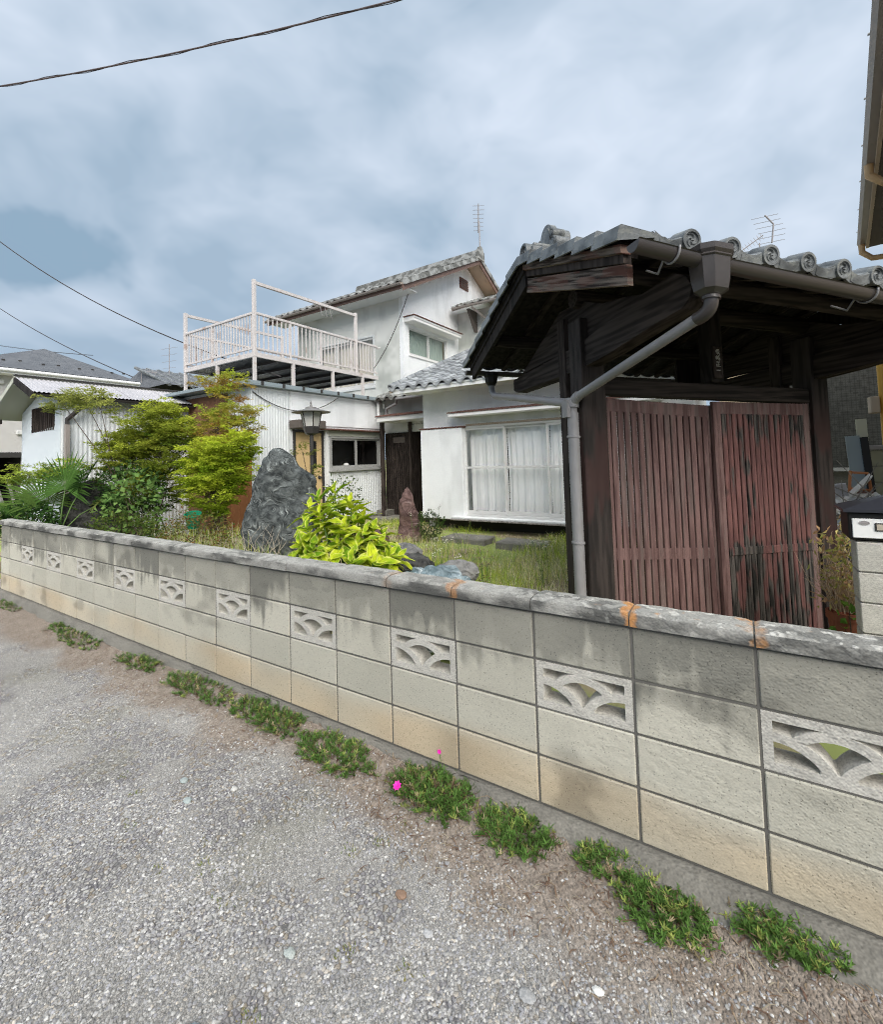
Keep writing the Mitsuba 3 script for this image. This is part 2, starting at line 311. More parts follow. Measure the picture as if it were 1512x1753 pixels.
def c_zinc(p, n, uv): return mix((0.33, 0.325, 0.345), (0.50, 0.49, 0.51), fbm(p.x * 2.5, p.y * 2.5, p.z * 2.5, 4))
mat('zinc_sheet', proc(c_zinc), 0.45, spec=0.4)
def c_rail(p, n, uv):
    return mix((0.60, 0.56, 0.545), (0.33, 0.20, 0.14), smoothstep(0.66, 0.80, fbm(p.x * 4, p.y * 4, p.z * 4, 3)) * 0.6)
mat('rail_paint', proc(c_rail), 0.55)
mat('steel_blue', (0.26, 0.31, 0.335), 0.45)
mat('dark_metal', (0.045, 0.042, 0.04), 0.4)
mat('gutter_brown', (0.054, 0.047, 0.045), 0.32, spec=0.5)
mat('gutter_light', (0.30, 0.265, 0.245), 0.4)
def c_pipe(p, n, uv): return mi.Color3f(0.235, 0.23, 0.235) * (0.8 + 0.4 * fbm(p.x * 7, p.y * 7, p.z * 7, 3))
mat('grey_pipe', proc(c_pipe), 0.42, spec=0.5)
mat('rusty_trim', (0.13, 0.062, 0.05), 0.7)
mat('alu', (0.60, 0.60, 0.59), 0.4, spec=0.5)
mat('alu_dark', (0.33, 0.33, 0.32), 0.4, spec=0.5)
mat('white_paint', (0.76, 0.76, 0.75), 0.5)
mat('curtain', (0.74, 0.755, 0.76), 0.9)
mat('curtain_green', (0.30, 0.38, 0.34), 0.9)
mat('door_cream', (0.58, 0.42, 0.215), 0.55)
mat('black', (0.012, 0.012, 0.012), 0.5)
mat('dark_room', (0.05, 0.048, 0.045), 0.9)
mat('rust_wood', (0.42, 0.17, 0.07), 0.8)
mat('lamp_glass', (0.55, 0.54, 0.50), 0.4)
mat('antenna_metal', (0.30, 0.28, 0.28), 0.4)
mat('cable', (0.055, 0.05, 0.05), 0.7)
mat('beige_wall', (0.62, 0.50, 0.35), 0.8)
mat('beige_trim', (0.42, 0.33, 0.25), 0.5)
mat('soffit_dark', (0.10, 0.085, 0.075), 0.8)
mat('ochre_paint', (0.62, 0.34, 0.055), 0.45)
mat('terracotta', (0.26, 0.09, 0.05), 0.8)
mat('bucket_green', (0.012, 0.22, 0.12), 0.4)
mat('flower_pink', (0.78, 0.02, 0.40), 0.5)
mat('moss_block', (0.33, 0.31, 0.21), 0.9)
mat('pillar_block', proc(c_deco), 0.9, proc(h_grain), 1.0, spec=0.2)
mat('neighbour_wall', (0.52, 0.505, 0.49), 0.85)
mat('slate', proc(lambda p, n, uv: mix((0.085, 0.09, 0.10), (0.15, 0.155, 0.165), fbm(p.x * 5, p.y * 5, p.z * 5, 3))), 0.6)
def c_siding(p, n, uv):
    a, bq = p.x / 0.075, p.z / 0.05
    e = smoothstep(0.0, 0.16, dr.abs(a - dr.floor(a) - 0.5)) * smoothstep(0.0, 0.18, dr.abs(bq - dr.floor(bq) - 0.5))
    return mi.Color3f(0.092, 0.092, 0.084) * (0.62 + 0.38 * e) * (0.75 + 0.5 * cell_rand(dr.floor(a), dr.floor(bq), 2))
mat('dark_siding', proc(c_siding), 0.8)
def rockmat(name, a, b, vein, s, vs):
    def fold(p):
        w1 = fbm(p.x * 2.2 * s, p.y * 2.2 * s, p.z * 2.2 * s, 3) - 0.5
        q = p.x * 0.9 + p.z * 0.55 + 0.9 * w1
        return q, fbm(q * 22 * s, p.y * 3 * s + w1 * 2, (p.z - p.x * 0.6) * 2.6 * s, 4)
    def c(p, n, uv):
        q, k = fold(p); f = fbm(p.x * 7 * s, p.y * 7 * s, p.z * 7 * s, 4)
        base = mix(a, b, smoothstep(0.3, 0.7, 0.5 * f + 0.5 * k))
        t = fbm(p.x * 3 * s + 5, p.y * 3 * s, p.z * 3 * s, 3)
        return mix(base, vein, smoothstep(0.60, 0.74, k) * vs * smoothstep(0.35, 0.6, t)) * (0.85 + 0.3 * noise(p.x * 90, p.y * 90, p.z * 90))
    def h(p, n, uv):
        q, k = fold(p); return 0.034 * k + 0.012 * fbm(p.x * 45, p.y * 45, p.z * 45, 2)
    mat(name, proc(c), 0.7, proc(h), 1.0, spec=0.35)
rockmat('green_rock', (0.025, 0.030, 0.031), (0.135, 0.15, 0.148), (0.40, 0.43, 0.42), 2.3, 0.8)
rockmat('black_rock', (0.016, 0.016, 0.016), (0.085, 0.085, 0.08), (0.13, 0.13, 0.12), 2.2, 0.5)
rockmat('red_rock', (0.07, 0.04, 0.037), (0.20, 0.125, 0.115), (0.32, 0.27, 0.25), 1.5, 0.6)
rockmat('blue_rock', (0.12, 0.17, 0.19), (0.30, 0.37, 0.40), (0.58, 0.62, 0.63), 2.0, 0.8)
rockmat('grey_rock', (0.10, 0.10, 0.098), (0.28, 0.275, 0.265), (0.34, 0.34, 0.33), 1.6, 0.5)
scene['pane'] = {'type': 'thindielectric', 'int_ior': 1.5}

# ------------------------------------------------------------------ the ground
def fine_grid(xs, ys, zf):
    X, Y = np.meshgrid(xs, ys, indexing='ij'); return np.stack([X, Y, zf(X, Y)], -1)
def gz(X, Y):                                       # height of the gravel lot
    q = np.stack([X * 0.9, Y * 0.9, np.zeros_like(X)], -1)
    rise = 0.05 * np.clip((Y - 1.55) / 0.35, 0, 1) ** 1.5
    return (meshkit.fbm(q, 4, 3) - 0.5) * 0.05 + rise - 0.012 * np.clip(-X - 2, 0, 4)
def axis(*segs): return np.unique(np.round(np.concatenate([np.linspace(a, b, n) for a, b, n in segs]), 5))
gx = axis((-900, -60, 6), (-60, -12, 20), (-12, -4, 80), (-4, 3, 140), (3, 40, 30), (40, 900, 6))
gy = axis((-900, -30, 6), (-30, -1, 20), (-1, 1.96, 90))
far = lambda X: np.clip(1 - np.abs(X) / 60, 0, 1)
gm = MB().grid(fine_grid(gx, gy, lambda X, Y: gz(X, Y) * far(X)))
struct('ground', gm.mesh(), 'gravel', smooth=True)
def yz(X, Y):                                       # the yard: a planted mound along the wall at the left
    m = 0.48 * np.exp(-(((X + 6.6) / 2.3) ** 2) ** 2) * np.clip((Y - 2.02) / 0.5, 0, 1) * np.clip((5.6 - Y) / 1.6, 0, 1)
    m = np.maximum(m, 0.40 * np.exp(-((X + 2.9) / 1.3) ** 2 - ((Y - 3.0) / 0.8) ** 2))
    m = m - .26 * np.exp(-(((X - .5) / 1.5) ** 2) ** 2 - (((Y - 4.7) / 1.7) ** 2) ** 2)
    q = np.stack([X * 1.3, Y * 1.3, np.zeros_like(X)], -1)
    return 0.09 + m + (meshkit.fbm(q, 4, 6) - 0.5) * 0.08
yx = axis((-900, -30, 6), (-30, -11, 25), (-11, 2.5, 130), (2.5, 40, 20), (40, 900, 6))
yy = axis((2.062, 9, 90), (9, 40, 25), (40, 1200, 8))
ym = MB().grid(fine_grid(yx, yy, lambda X, Y: yz(X, Y) * far(np.maximum(np.abs(X), Y))))
struct('yard', ym.mesh(), 'soil', smooth=True)

# loose gravel lying on the lot: real stones where they are near enough to be seen
ico = trimesh.creation.icosphere(subdivisions=0); icv, icf = np.asarray(ico.vertices), np.asarray(ico.faces)
def stones(n, xr, yr, smin, smax, cols, keep, flat=0.6, seed=1):
    r = np.random.default_rng(seed); x = r.uniform(*xr, n); y = r.uniform(*yr, n); ok = keep(x, y, r); x, y = x[ok], y[ok]; n = len(x)
    s = smin * (smax / smin) ** (r.random(n) ** 2.2)
    v = icv[None] * (0.7 + 0.6 * r.random((n, len(icv), 1))) * (s[:, None] * (0.6 + 0.6 * r.random((n, 3))) * [1, 1, flat])[:, None]
    a = r.random(n) * 6.283; c, sn = np.cos(a)[:, None], np.sin(a)[:, None]
    X, Y = v[..., 0] * c - v[..., 1] * sn, v[..., 0] * sn + v[..., 1] * c
    z = gz(x, y)[:, None] + v[..., 2] + s[:, None] * flat * 0.25
    P = np.stack([X + x[:, None], Y + y[:, None], z], -1).reshape(-1, 3)
    F = (icf[None] + (np.arange(n) * len(icv))[:, None, None]).reshape(-1, 3)
    C = np.asarray(cols)[r.integers(0, len(cols), n)] * (0.7 + 0.6 * r.random((n, 1)))
    return P, F, np.repeat(C, len(icv), 0)
GC = [(0.40, 0.39, 0.38), (0.31, 0.305, 0.31), (0.46, 0.45, 0.43), (0.36, 0.35, 0.34), (0.28, 0.275, 0.275), (0.49, 0.48, 0.46), (0.41, 0.375, 0.33), (0.33, 0.325, 0.34), (0.25, 0.25, 0.26), (0.38, 0.37, 0.355)]
def keepg(x, y, r):
    e = (y - 1.42) / 0.30; d = np.hypot(x, y); seen = (y > 0.7 - 0.55 * np.abs(x + 0.5)) & (d < 6)
    patch = meshkit.fbm(np.stack([x * 2.3, y * 2.3, x * 0], -1), 3, 9)
    return seen & (r.random(len(x)) < np.clip(0.6 - 0.55 * e, 0.08, 1) * np.clip(2.4 / d, 0, 1) ** 1.3 * np.clip((patch - 0.22) * 3.6, 0.25, 1))
pv, pf, pc = stones(190000, (-6, 1.2), (0.15, 1.9), 0.0034, 0.0074, GC, keepg, seed=3)
scene['loose_gravel'] = mikit.ply((pv, pf), 'stone_chips', color=pc)
labels['loose_gravel'] = {'label': 'loose grey gravel chips strewn over the lot', 'category': 'gravel', 'kind': 'stuff'}
# bigger single pebbles
PEB = [(-2.14, 1.37, .022, (.54, .53, .50), 'white flat pebble on the gravel left of the green weed clumps'), (-2.26, 1.21, .026, (.36, .41, .40), 'pale green flat pebble lying left of the white pebble'),
       (-2.42, 1.28, .028, (.34, .38, .37), 'pale green pebble farthest left on the gravel'), (-1.11, 1.36, .026, (.26, .17, .12), 'brown rounded pebble on the gravel before the largest weed clump'),
       (-1.30, 1.02, .024, (.38, .41, .39), 'greenish stone chip on bare gravel'), (-0.60, 1.30, .03, (.33, .33, .33), 'grey pebble at the edge of the brown earth'),
       (-1.0, 0.92, .032, (.40, .37, .33), 'large pale beige pebble on the gravel in the foreground'), (-0.27, 1.12, .034, (.22, .25, .25), 'dark grey flat pebble near the lower right corner'),
       (-1.36, 0.74, .03, (.27, .31, .33), 'bluish grey stone in the foreground gravel'), (-0.43, 1.42, .02, (.70, .69, .66), 'small white pebble on the brown earth below the wall'), (-0.95, 1.30, .022, (.42, .42, .42), 'light grey pebble beside the brown pebble')]
def rockmesh(r, seed, sub=3, sc=(1, 1, 1), rough=0.28, freq=1.6, ridged=0.0):
    m = trimesh.creation.icosphere(subdivisions=sub); v = np.asarray(m.vertices).copy()
    f = meshkit.fbm(v * freq + seed * 3.7, 4, seed) - 0.5
    if ridged: f = f - ridged * np.abs(meshkit.fbm(v * [3, 3, 6] + seed, 3, seed + 5) - 0.5)
    v = v * (1 + rough * 2 * f[:, None]); return v * r * np.asarray(sc), np.asarray(m.faces)
for i, (x, y, r, c, lab) in enumerate(PEB):
    k = thing('pebble', lab, 'pebble'); v, f = rockmesh(r * .8, i + 1, 3, (1, .75, .38), 0.42, 1.9)
    z = float(gz(np.array([x]), np.array([y]))[0]); scene[k] = mikit.ply((v + [x, y, z + r * .25], f), 'stone_chips', smooth=True, color=np.broadcast_to(np.array(c), v.shape))
# twigs and dead straw in the brown strip
lit = MB(); r = np.random.default_rng(21)
for k in range(2600):
    x = r.uniform(-6, 0.6) if k % 3 else r.uniform(-1.6, 0.5); y = 1.9 - abs(r.normal(0, 0.22)); L = r.uniform(0.01, 0.05) * (2.2 if k % 23 == 0 else 1); a = r.uniform(0, 6.28)
    z = float(gz(np.array([x]), np.array([y]))[0]) + 0.003; d = np.array([math.cos(a), math.sin(a), r.uniform(-.1, .25)]) * L
    p = np.array([x, y, z]); w = r.uniform(0.0008, 0.002); col = np.array([(.36, .28, .20), (.25, .17, .12), (.46, .40, .31), (.20, .13, .10)][r.integers(0, 4)])
    b2 = np.cross(d, [0, 0, 1]); b2 = b2 / np.linalg.norm(b2) * w; mid = p + d / 2 + [0, 0, r.uniform(0, .25) * L] + b2 * r.uniform(-3, 3)
    lit.add([p - b2, p + b2, mid + b2 * 1.4, mid - b2 * 1.4, p + d, p + d * .98], [[0, 1, 2], [0, 2, 3], [3, 2, 4], [3, 4, 5]], col)
scene['leaf_litter'] = mikit.ply(lit.mesh(), 'leaf', color=np.vstack(lit.C)); labels['leaf_litter'] = {'label': 'dead straw and twigs scattered along the foot of the block wall', 'category': 'leaf litter', 'kind': 'stuff'}

# ------------------------------------------------------------------ the block wall
WY, X0, ZB = 1.91, 0.0097, 0.093                    # face, a joint, underside of the lowest course
wl = thing('block_wall', 'long weathered grey concrete block wall with openwork blocks and stone coping beside the gravel lot', 'wall')
K0, K1 = -20, 6
def deco_poly():
    W, Hh = 0.39, 0.19; inner = sbox(0.028, 0.026, W - 0.028, Hh - 0.026); fr = sbox(0, 0, W, Hh).difference(inner)
    def ring(cx, cz, r, t): return Point(cx, cz).buffer(r, 32).difference(Point(cx, cz).buffer(r - t, 32))
    def ell(cx, cz, r, t): return affinity.scale(ring(0, 0, r, t), 1.0, 0.92, origin=(0, 0)).__class__ and affinity.translate(affinity.scale(ring(0, 0, r, t), 1.0, 0.92, origin=(0, 0)), cx, cz)
    big = ell(0.195, 0.018, 0.158, 0.030)            # the middle scale
    left, right = ell(0.028, -0.045, 0.185, 0.030), ell(0.362, -0.045, 0.185, 0.030)
    lo = unary_union([left, right])
    fill = unary_union([Point(0.028, -0.045).buffer(0.17, 32), Point(0.362, -0.045).buffer(0.17, 32)])
    big = big.difference(affinity.scale(fill, 1, 0.92, origin=(0.195, -0.045)))
    p = unary_union([fr, lo.intersection(sbox(0, 0, W, Hh)), big.intersection(sbox(0, 0, W, Hh))])
    p = p.union(sbox(0.150, 0.0, 0.240, 0.036))
    return p.buffer(0.0015).simplify(0.0008)
DP = deco_poly()
for k in range(K0, K1):
    for row in range(4):
        x, z = X0 + 0.4 * k + 0.005, ZB + 0.2 * row + 0.005; jit = rng.normal(0, 0.0016)
        if row == 2 and k % 2 == 0 and k > K0:
            m = MB().prism(DP, 0.096, frame((x, WY + 0.100 + jit, z), (1, 0, 0), (0, 0, 1), (0, -1, 0))); m.put(wl + '__openwork_block', 'concrete_pale', smooth=25)
        else:
            m = MB()
            if k == K0:
                pts = [(x + 0.09 - 0.09 * math.cos(a), WY + 0.09 - 0.09 * math.sin(a)) for a in np.linspace(0, math.pi / 2, 7)] + [(x + 0.39, WY), (x + 0.39, WY + 0.1), (x, WY + 0.1)]
                m.prism(Polygon(pts), 0.19, frame((0, 0, z), (1, 0, 0), (0, 1, 0), (0, 0, 1)))
            else: m.box((x, WY + jit, z), (x + 0.39, WY + 0.1, z + 0.19), 0.004)
            m.put(wl + '__block', 'concrete')
m = MB()
for k in range(K0 + 1, K1): m.box((X0 + 0.4 * k - 0.0052, WY + 0.006, ZB), (X0 + 0.4 * k + 0.0052, WY + 0.094, ZB + 0.803))
for row in range(5): m.box((X0 + 0.4 * K0 + 0.01, WY + 0.0065, ZB + 0.2 * row - 0.0052), (X0 + 0.4 * K1, WY + 0.0935, ZB + 0.2 * row + 0.0052))
m.put(wl + '__mortar', 'mortar_grey')
for k in range(K0, K1):                              # coping stones, each rough and a little out of line
    L, n = 0.394, 22; zt = ZB + 0.806
    prof = np.array([(-0.022, 0.004), (-0.024, 0.030), (-0.020, 0.050), (-0.008, 0.058), (0.03, 0.0605), (0.07, 0.0605), (0.108, 0.058), (0.121, 0.050), (0.124, 0.030), (0.122, 0.004)])
    xs = X0 + 0.4 * k + 0.003 + np.linspace(0, L, n); P = np.zeros((n, len(prof), 3))
    P[..., 0] = xs[:, None]; P[..., 1] = WY + prof[None, :, 0]; P[..., 2] = zt + prof[None, :, 1]
    q = np.stack([P[..., 0] * 26, P[..., 1] * 40, P[..., 2] * 40], -1); d = (meshkit.fbm(q, 3, 4) - 0.5) * 0.008
    P[..., 2] += d * (prof[None, :, 1] > 0.02) + rng.normal(0, 0.0016); P[..., 1] += (d * 0.8 + rng.normal(0, 0.0015)) * np.sign(prof[None, :, 0] - 0.05)
    e = np.minimum(np.arange(n), n - 1 - np.arange(n)); P[..., 2] -= np.where(e == 0, 0.005, 0)[:, None] * (prof[None, :, 1] > 0.04)
    if k == K0: P[..., 1] += (0.09 * np.clip(1 - (P[..., 0] - xs[0]) / 0.09, 0, 1) ** 2) * (prof[None, :, 0] < 0.05)
    m = MB().grid(P); np_ = len(prof)
    for s, i0 in ((1, 0), (-1, (n - 1) * np_)):
        f = np.array([[i0, i0 + j, i0 + j + 1] for j in range(1, np_ - 1)]); m.F.append(f[:, ::s] if s > 0 else f[:, ::-1])
    b0 = np.array([[i * np_, i * np_ + np_ - 1, (i + 1) * np_ + np_ - 1, (i + 1) * np_] for i in range(n - 1)]); m.F.append(np.vstack([b0[:, [0, 1, 2]], b0[:, [0, 2, 3]]]))
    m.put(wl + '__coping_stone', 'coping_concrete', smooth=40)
m = MB()
for k in range(K0 + 1, K1): m.box((X0 + 0.4 * k - 0.004, WY - 0.014, ZB + 0.807), (X0 + 0.4 * k + 0.004, WY + 0.114, ZB + 0.856))
m.put(wl + '__coping_joint', 'mortar_grey')
xs = np.linspace(X0 + 0.4 * K0, X0 + 0.4 * K1, 260)   # concrete footing, a rough sloping ledge
prof = np.array([(-0.150, -0.08), (-0.115, 0.015), (-0.070, 0.045), (-0.018, 0.072), (-0.003, 0.085), (0.12, 0.086), (0.16, -0.08)])
P = np.zeros((len(xs), len(prof), 3)); P[..., 0] = xs[:, None]; P[..., 1] = WY + prof[None, :, 0]; P[..., 2] = prof[None, :, 1]
q = np.stack([P[..., 0] * 7, P[..., 1] * 12, P[..., 2] * 12], -1); d = meshkit.fbm(q, 4, 12) - 0.5
inn = ((prof[:, 0] < -0.01) & (prof[:, 1] > 0))[None, :]; P[..., 1] += d * 0.09 * inn; P[..., 2] += d * 0.04 * inn
far_ = np.clip((-P[..., 0] - 0.2) / 1.6, 0, 1); lg = (prof[:, 0] < -0.01)[None, :]; P[..., 1] += lg * (-prof[None, :, 0] - 0.02) * 0.72 * far_; P[..., 2] -= inn * 0.02 * far_
MB().grid(P).put(wl + '__footing', 'footing_concrete', smooth=True)

# weeds with needle leaves along the wall foot
def moss_rose(x, y, rx, ry, h, n, seed, label):
    r = np.random.default_rng(seed); k = thing('moss_rose_clump', label, 'weed clump'); lf, st = MB(), MB()
    for i in range(n):
        a, q = r.uniform(0, 6.283), math.sqrt(r.random()); bx, by = x + rx * q * math.cos(a), y + ry * q * math.sin(a); keep = meshkit.noise(np.array([[bx * 16, by * 22, seed * 1.7]]), 4)[0]
        if keep < (.30 if seed != 107 and seed < 108 else .24): continue
        by = min(by, WY - 0.035 + 0.02 * r.random())
        z0 = float(gz(np.array([bx]), np.array([by]))[0]); hh = h * (1 - 0.55 * q * q) * r.uniform(0.5, 1.2); lean = np.array([math.cos(a), math.sin(a), 0]) * q * r.uniform(0.2, 1.0) * h + r.normal(0, .012, 3) * [1, 1, 0]
        p0 = np.array([bx, by, z0]); p1 = p0 + lean + [0, 0, hh]; pm = (p0 + p1) / 2 - lean * .15
        if i % 2 == 0: st.tube([p0, pm, p1], [.0022, .0018, .0012], 4, False)
        tone = r.uniform(0.45, 1.25); tone_k = r.random()
        for j in range(13):
            t = 0.25 + 0.75 * (j + 1) / 13; p = p0 * (1 - t) ** 2 + 2 * pm * t * (1 - t) + p1 * t * t; b = r.uniform(0, 6.283); L = r.uniform(.014, .026); e = r.uniform(0.1, 1.0)
            d = np.array([math.cos(b) * math.cos(e), math.sin(b) * math.cos(e), math.sin(e)]) * L; w = np.cross(d, [0, 0, 1]); w = w / (np.linalg.norm(w) + 1e-9) * .0020
            c = np.array((0.135, 0.25, 0.062)) * tone if tone_k > .24 else (np.array((0.36, 0.42, 0.12)) * tone if tone_k > .10 else np.array((0.46, 0.38, 0.24)) * tone)
            lf.add([p - w, p + w, p + d * .6 + w, p + d * .6 - w, p + d], [[0, 1, 2], [0, 2, 3], [3, 2, 4]], c)
    lf.put(k + '__foliage', 'leaf', kind='stuff'); st.put(k + '__stem', 'rusty_trim', kind='stuff')
CL = [(-7.3, 1.80, .30, .10, .06, 60, 'low green weed tuft at the far left end of the block wall'),
      (-5.75, 1.80, .16, .08, .06, 50, 'second weed tuft from the far end of the wall'), (-5.2, 1.76, .32, .10, .07, 90, 'wide low weed clump third from the far end of the wall'),
      (-4.08, 1.78, .24, .08, .08, 110, 'dark green weed clump at the wall foot, fourth from the far end'), (-3.22, 1.76, .30, .11, .09, 170, 'long green weed clump lying out over the earth left of the two middle clumps'),
      (-2.62, 1.77, .14, .09, .08, 90, 'small weed clump squeezed between two larger clumps'), (-2.36, 1.77, .15, .09, .09, 110, 'green weed clump just left of the clump with yellowish tips'), (-1.86, 1.73, .20, .11, .085, 190, 'green weed clump with yellowish tips left of the pink flowers'),
      (-1.27, 1.76, .19, .12, .11, 300, 'largest dark green weed clump, with the pink flowers at its side'), (-0.86, 1.75, .15, .10, .08, 180, 'spreading weed clump right of the largest clump'),
      (-0.47, 1.78, .12, .07, .07, 150, 'green weed clump below the middle of the nearer wall, before a taller one'), (-0.29, 1.70, .12, .10, .075, 170, 'bright green weed clump leaning over the footing, second from the right'), (0.04, 1.80, .14, .07, .075, 180, 'rightmost dark green weed clump on the footing ledge')]
for i, (x, y, a, b, h, n, lab) in enumerate(CL): moss_rose(x, y + .035, a * (1.3 if i < 8 else 1.0), b * .8, h * .62, int(n * (1.6 if i < 8 else 1.3)), 100 + i, lab)
def flower(x, y, z, r, lab, face=(0.2, -0.6, 0.75)):
    k = thing('pink_flower', lab, 'flower'); m = MB(); fz = np.array(face) / np.linalg.norm(face); ax = np.cross(fz, [0, 0, 1.0]); ax /= np.linalg.norm(ax); ay = np.cross(fz, ax); q = np.random.default_rng(5)
    for ring_, n, lift in ((1.0, 8, .15), (.72, 7, .5), (.42, 5, .9)):
        for i in range(n):
            a = i * 6.283 / n + ring_ * 3 + q.normal(0, .1); d = (ax * math.cos(a) + ay * math.sin(a)); s = np.cross(fz, d); c = np.array([x, y, z])
            m.add([c, c + (d * .55 + s * .34 + fz * lift * .5) * r * ring_, c + (d + fz * lift * .9) * r * ring_, c + (d * .55 - s * .34 + fz * lift * .5) * r * ring_], [[0, 1, 2], [0, 2, 3]])
    m.put(k + '__petals', 'flower_pink'); MB().tube([(x, y + .01, z - .05), (x, y, z)], .002, 5).put(k + '__stem', 'moss_stem')
mat('moss_stem', (0.10, 0.17, 0.05), 0.7)
flower(-1.395, 1.70, 0.080, .021, 'bright magenta flower at the left edge of the largest weed clump')
flower(-1.265, 1.86, 0.185, .012, 'small half open pink flower against the foot of the block wall', (0, -1, .3))
# scattered weed tufts in the gravel
tf = MB(); r = np.random.default_rng(41)
TU = [(-1.40, 1.41), (-1.85, 1.06), (-2.35, 1.0), (-2.55, 1.12), (-1.65, 1.0), (-1.30, 1.62), (-1.34, 1.5), (-1.5, .62), (-1.05, .72), (-.82, .62), (-.72, .60), (-2.75, 1.15), (-3.2, 1.3), (-1.15, 1.12), (-.95, 1.18), (-2.0, .95), (-1.95, 1.12), (-1.25, .85)]
for (x, y) in TU:
    for i in range(r.integers(14, 34)):
        bx, by = x + r.normal(0, .022), y + r.normal(0, .016); z0 = float(gz(np.array([bx]), np.array([by]))[0]); a = r.uniform(0, 6.28); L = r.uniform(.008, .022); d = np.array([math.cos(a) * .7, math.sin(a) * .7, .6]) * L; w = np.cross(d, [0, 0, 1]); w = w / np.linalg.norm(w) * .0022
        tf.add([(bx, by, z0) - w, (bx, by, z0) + w, np.array((bx, by, z0)) + d], [[0, 1, 2]], np.array([(.22, .24, .07), (.30, .27, .10), (.16, .21, .06)][r.integers(0, 3)]))
scene['gravel_weeds'] = mikit.ply(tf.mesh(), 'leaf', color=np.vstack(tf.C)); labels['gravel_weeds'] = {'label': 'tiny yellowish weeds sprouting between the gravel', 'category': 'weeds', 'kind': 'stuff'}

# ------------------------------------------------------------------ the roofed gate: frame (s along it, t going back, z), sunk a little to its right
GA = math.radians(44); gs = np.array([math.sin(GA), math.cos(GA), 0]); gt = np.array([-math.cos(GA), math.sin(GA), 0]); G0 = np.array([-1.0, 3.66, 0])
def gate_f(k): return lambda v: G0 + v[:, :1] * gs + v[:, 1:2] * gt + (v[:, 2:] - k * v[:, :1]) * np.array([0, 0, 1.0])
KD, KR = 0.035, 0.085
GD = gate_f(KD)
GR = lambda v: G0 + v[:, :1] * gs + v[:, 1:2] * gt + (v[:, 2:] - (KR - .02 * (v[:, 1:2] + 1.1)) * v[:, :1]) * np.array([0, 0, 1.0])
gate = thing('roofed_gate', 'dark timber gate with grey tiled roof and faded red slatted doors behind the wall', 'gate')
MB(GD).box((-.07, -.08, -.3), (.13, .10, 2.62), .006).put(gate + '__post', 'red_post')
MB(GD).box((2.17, -.08, -.3), (2.35, .10, 2.62), .006).put(gate + '__post', 'red_post')
for s in (0.03, 2.26): MB(GD).box((s - .075, .22, -.3), (s + .035, .33, 2.70), .005).put(gate + '__rear_post', 'dark_wood')
MB(GD).box((.13, -.055, 2.03), (2.17, .055, 2.155), .006).put(gate + '__lintel', 'beam_wood')
MB(GD).box((.13, -.04, -.16), (2.17, .04, -.08), .006).put(gate + '__sill', 'black_wood')
MB(GD).box((.132, -.052, -.07), (.152, .03, 2.028)).put(gate + '__jamb', 'dark_wood')
MB(GD).box((2.15, -.045, -.07), (2.168, .03, 2.028)).put(gate + '__jamb', 'dark_wood')
MB(GD).box((1.14, -.06, 2.172), (1.27, .06, 2.92), .005).put(gate + '__strut', 'black_wood')
for s in (0.03, 2.26):                               # the curved arms that carry the eaves, front and back
    pts = [(-1.16, 2.40), (-1.10, 2.36), (-.9, 2.34), (-.4, 2.27), (0.0, 2.235), (1.30, 2.235), (1.38, 2.27), (1.38, 2.38), (0.0, 2.43), (-.4, 2.50), (-.8, 2.56), (-1.05, 2.58), (-1.14, 2.53), (-1.18, 2.46)]
    MB(GD).prism(Polygon(pts), .12, frame((s - .06, 0, 0), (0, 1, 0), (0, 0, 1), (1, 0, 0))).put(gate + '__arm_beam', 'arm_wood')
    pts = [(-.75, 2.57), (-.55, 2.62), (-.3, 2.66), (0, 2.78), (.35, 2.80), (.8, 2.60), (1.2, 2.42), (0.0, 2.44)]
    MB(GD).prism(Polygon(pts), .06, frame((s - .03, 0, 0), (0, 1, 0), (0, 0, 1), (1, 0, 0))).put(gate + '__carved_bracket', 'arm_wood')
# the strip of carved board under the roof at the right
xs = np.linspace(1.80, 2.45, 24); lowc = 2.375 + .03 * np.sin(xs * 9) + .022 * np.sin(xs * 17 + 1)
MB(GD).prism(Polygon([(1.80, 2.66)] + list(zip(xs, lowc)) + [(2.45, 2.66)]), .03, frame((0, 1.10, 0), (1, 0, 0), (0, 0, 1), (0, 1, 0))).put(gate + '__carved_board', 'black_wood')
# nameplate with its brushed signs
npl = MB(GD).box((1.155, -.082, 2.20), (1.245, -.061, 2.47), .004).put(gate + '__nameplate', 'dark_wood')
mat('ink_pale', (0.40, 0.39, 0.37), 0.8)
GL = [[((.2, .95), (.8, .95)), ((.2, .75), (.75, .75)), ((.2, .95), (.2, .5)), ((.05, .5), (.95, .5)), ((.35, .5), (.35, .05)), ((.35, .05), (.6, .15)), ((.75, .4), (.5, .28)), ((.5, .3), (.95, .0))],
      [((.08, .8), (.08, .3)), ((.25, 1), (.25, .3)), ((.08, .3), (.42, .3)), ((.42, .8), (.42, .3)), ((.55, .95), (.9, .95)), ((.55, .95), (.55, .45)), ((.55, .7), (.88, .7)), ((.55, .45), (.95, .45)), ((.9, .45), (.85, .05)), ((.55, .2), (.75, .1))],
      [((.1, .95), (.9, .95)), ((.5, .95), (.5, .08)), ((.5, .5), (.85, .5)), ((.22, .6), (.22, .08)), ((.03, .08), (.97, .08))],
      [((.05, .5), (.95, .55))]]
m = MB(GD)
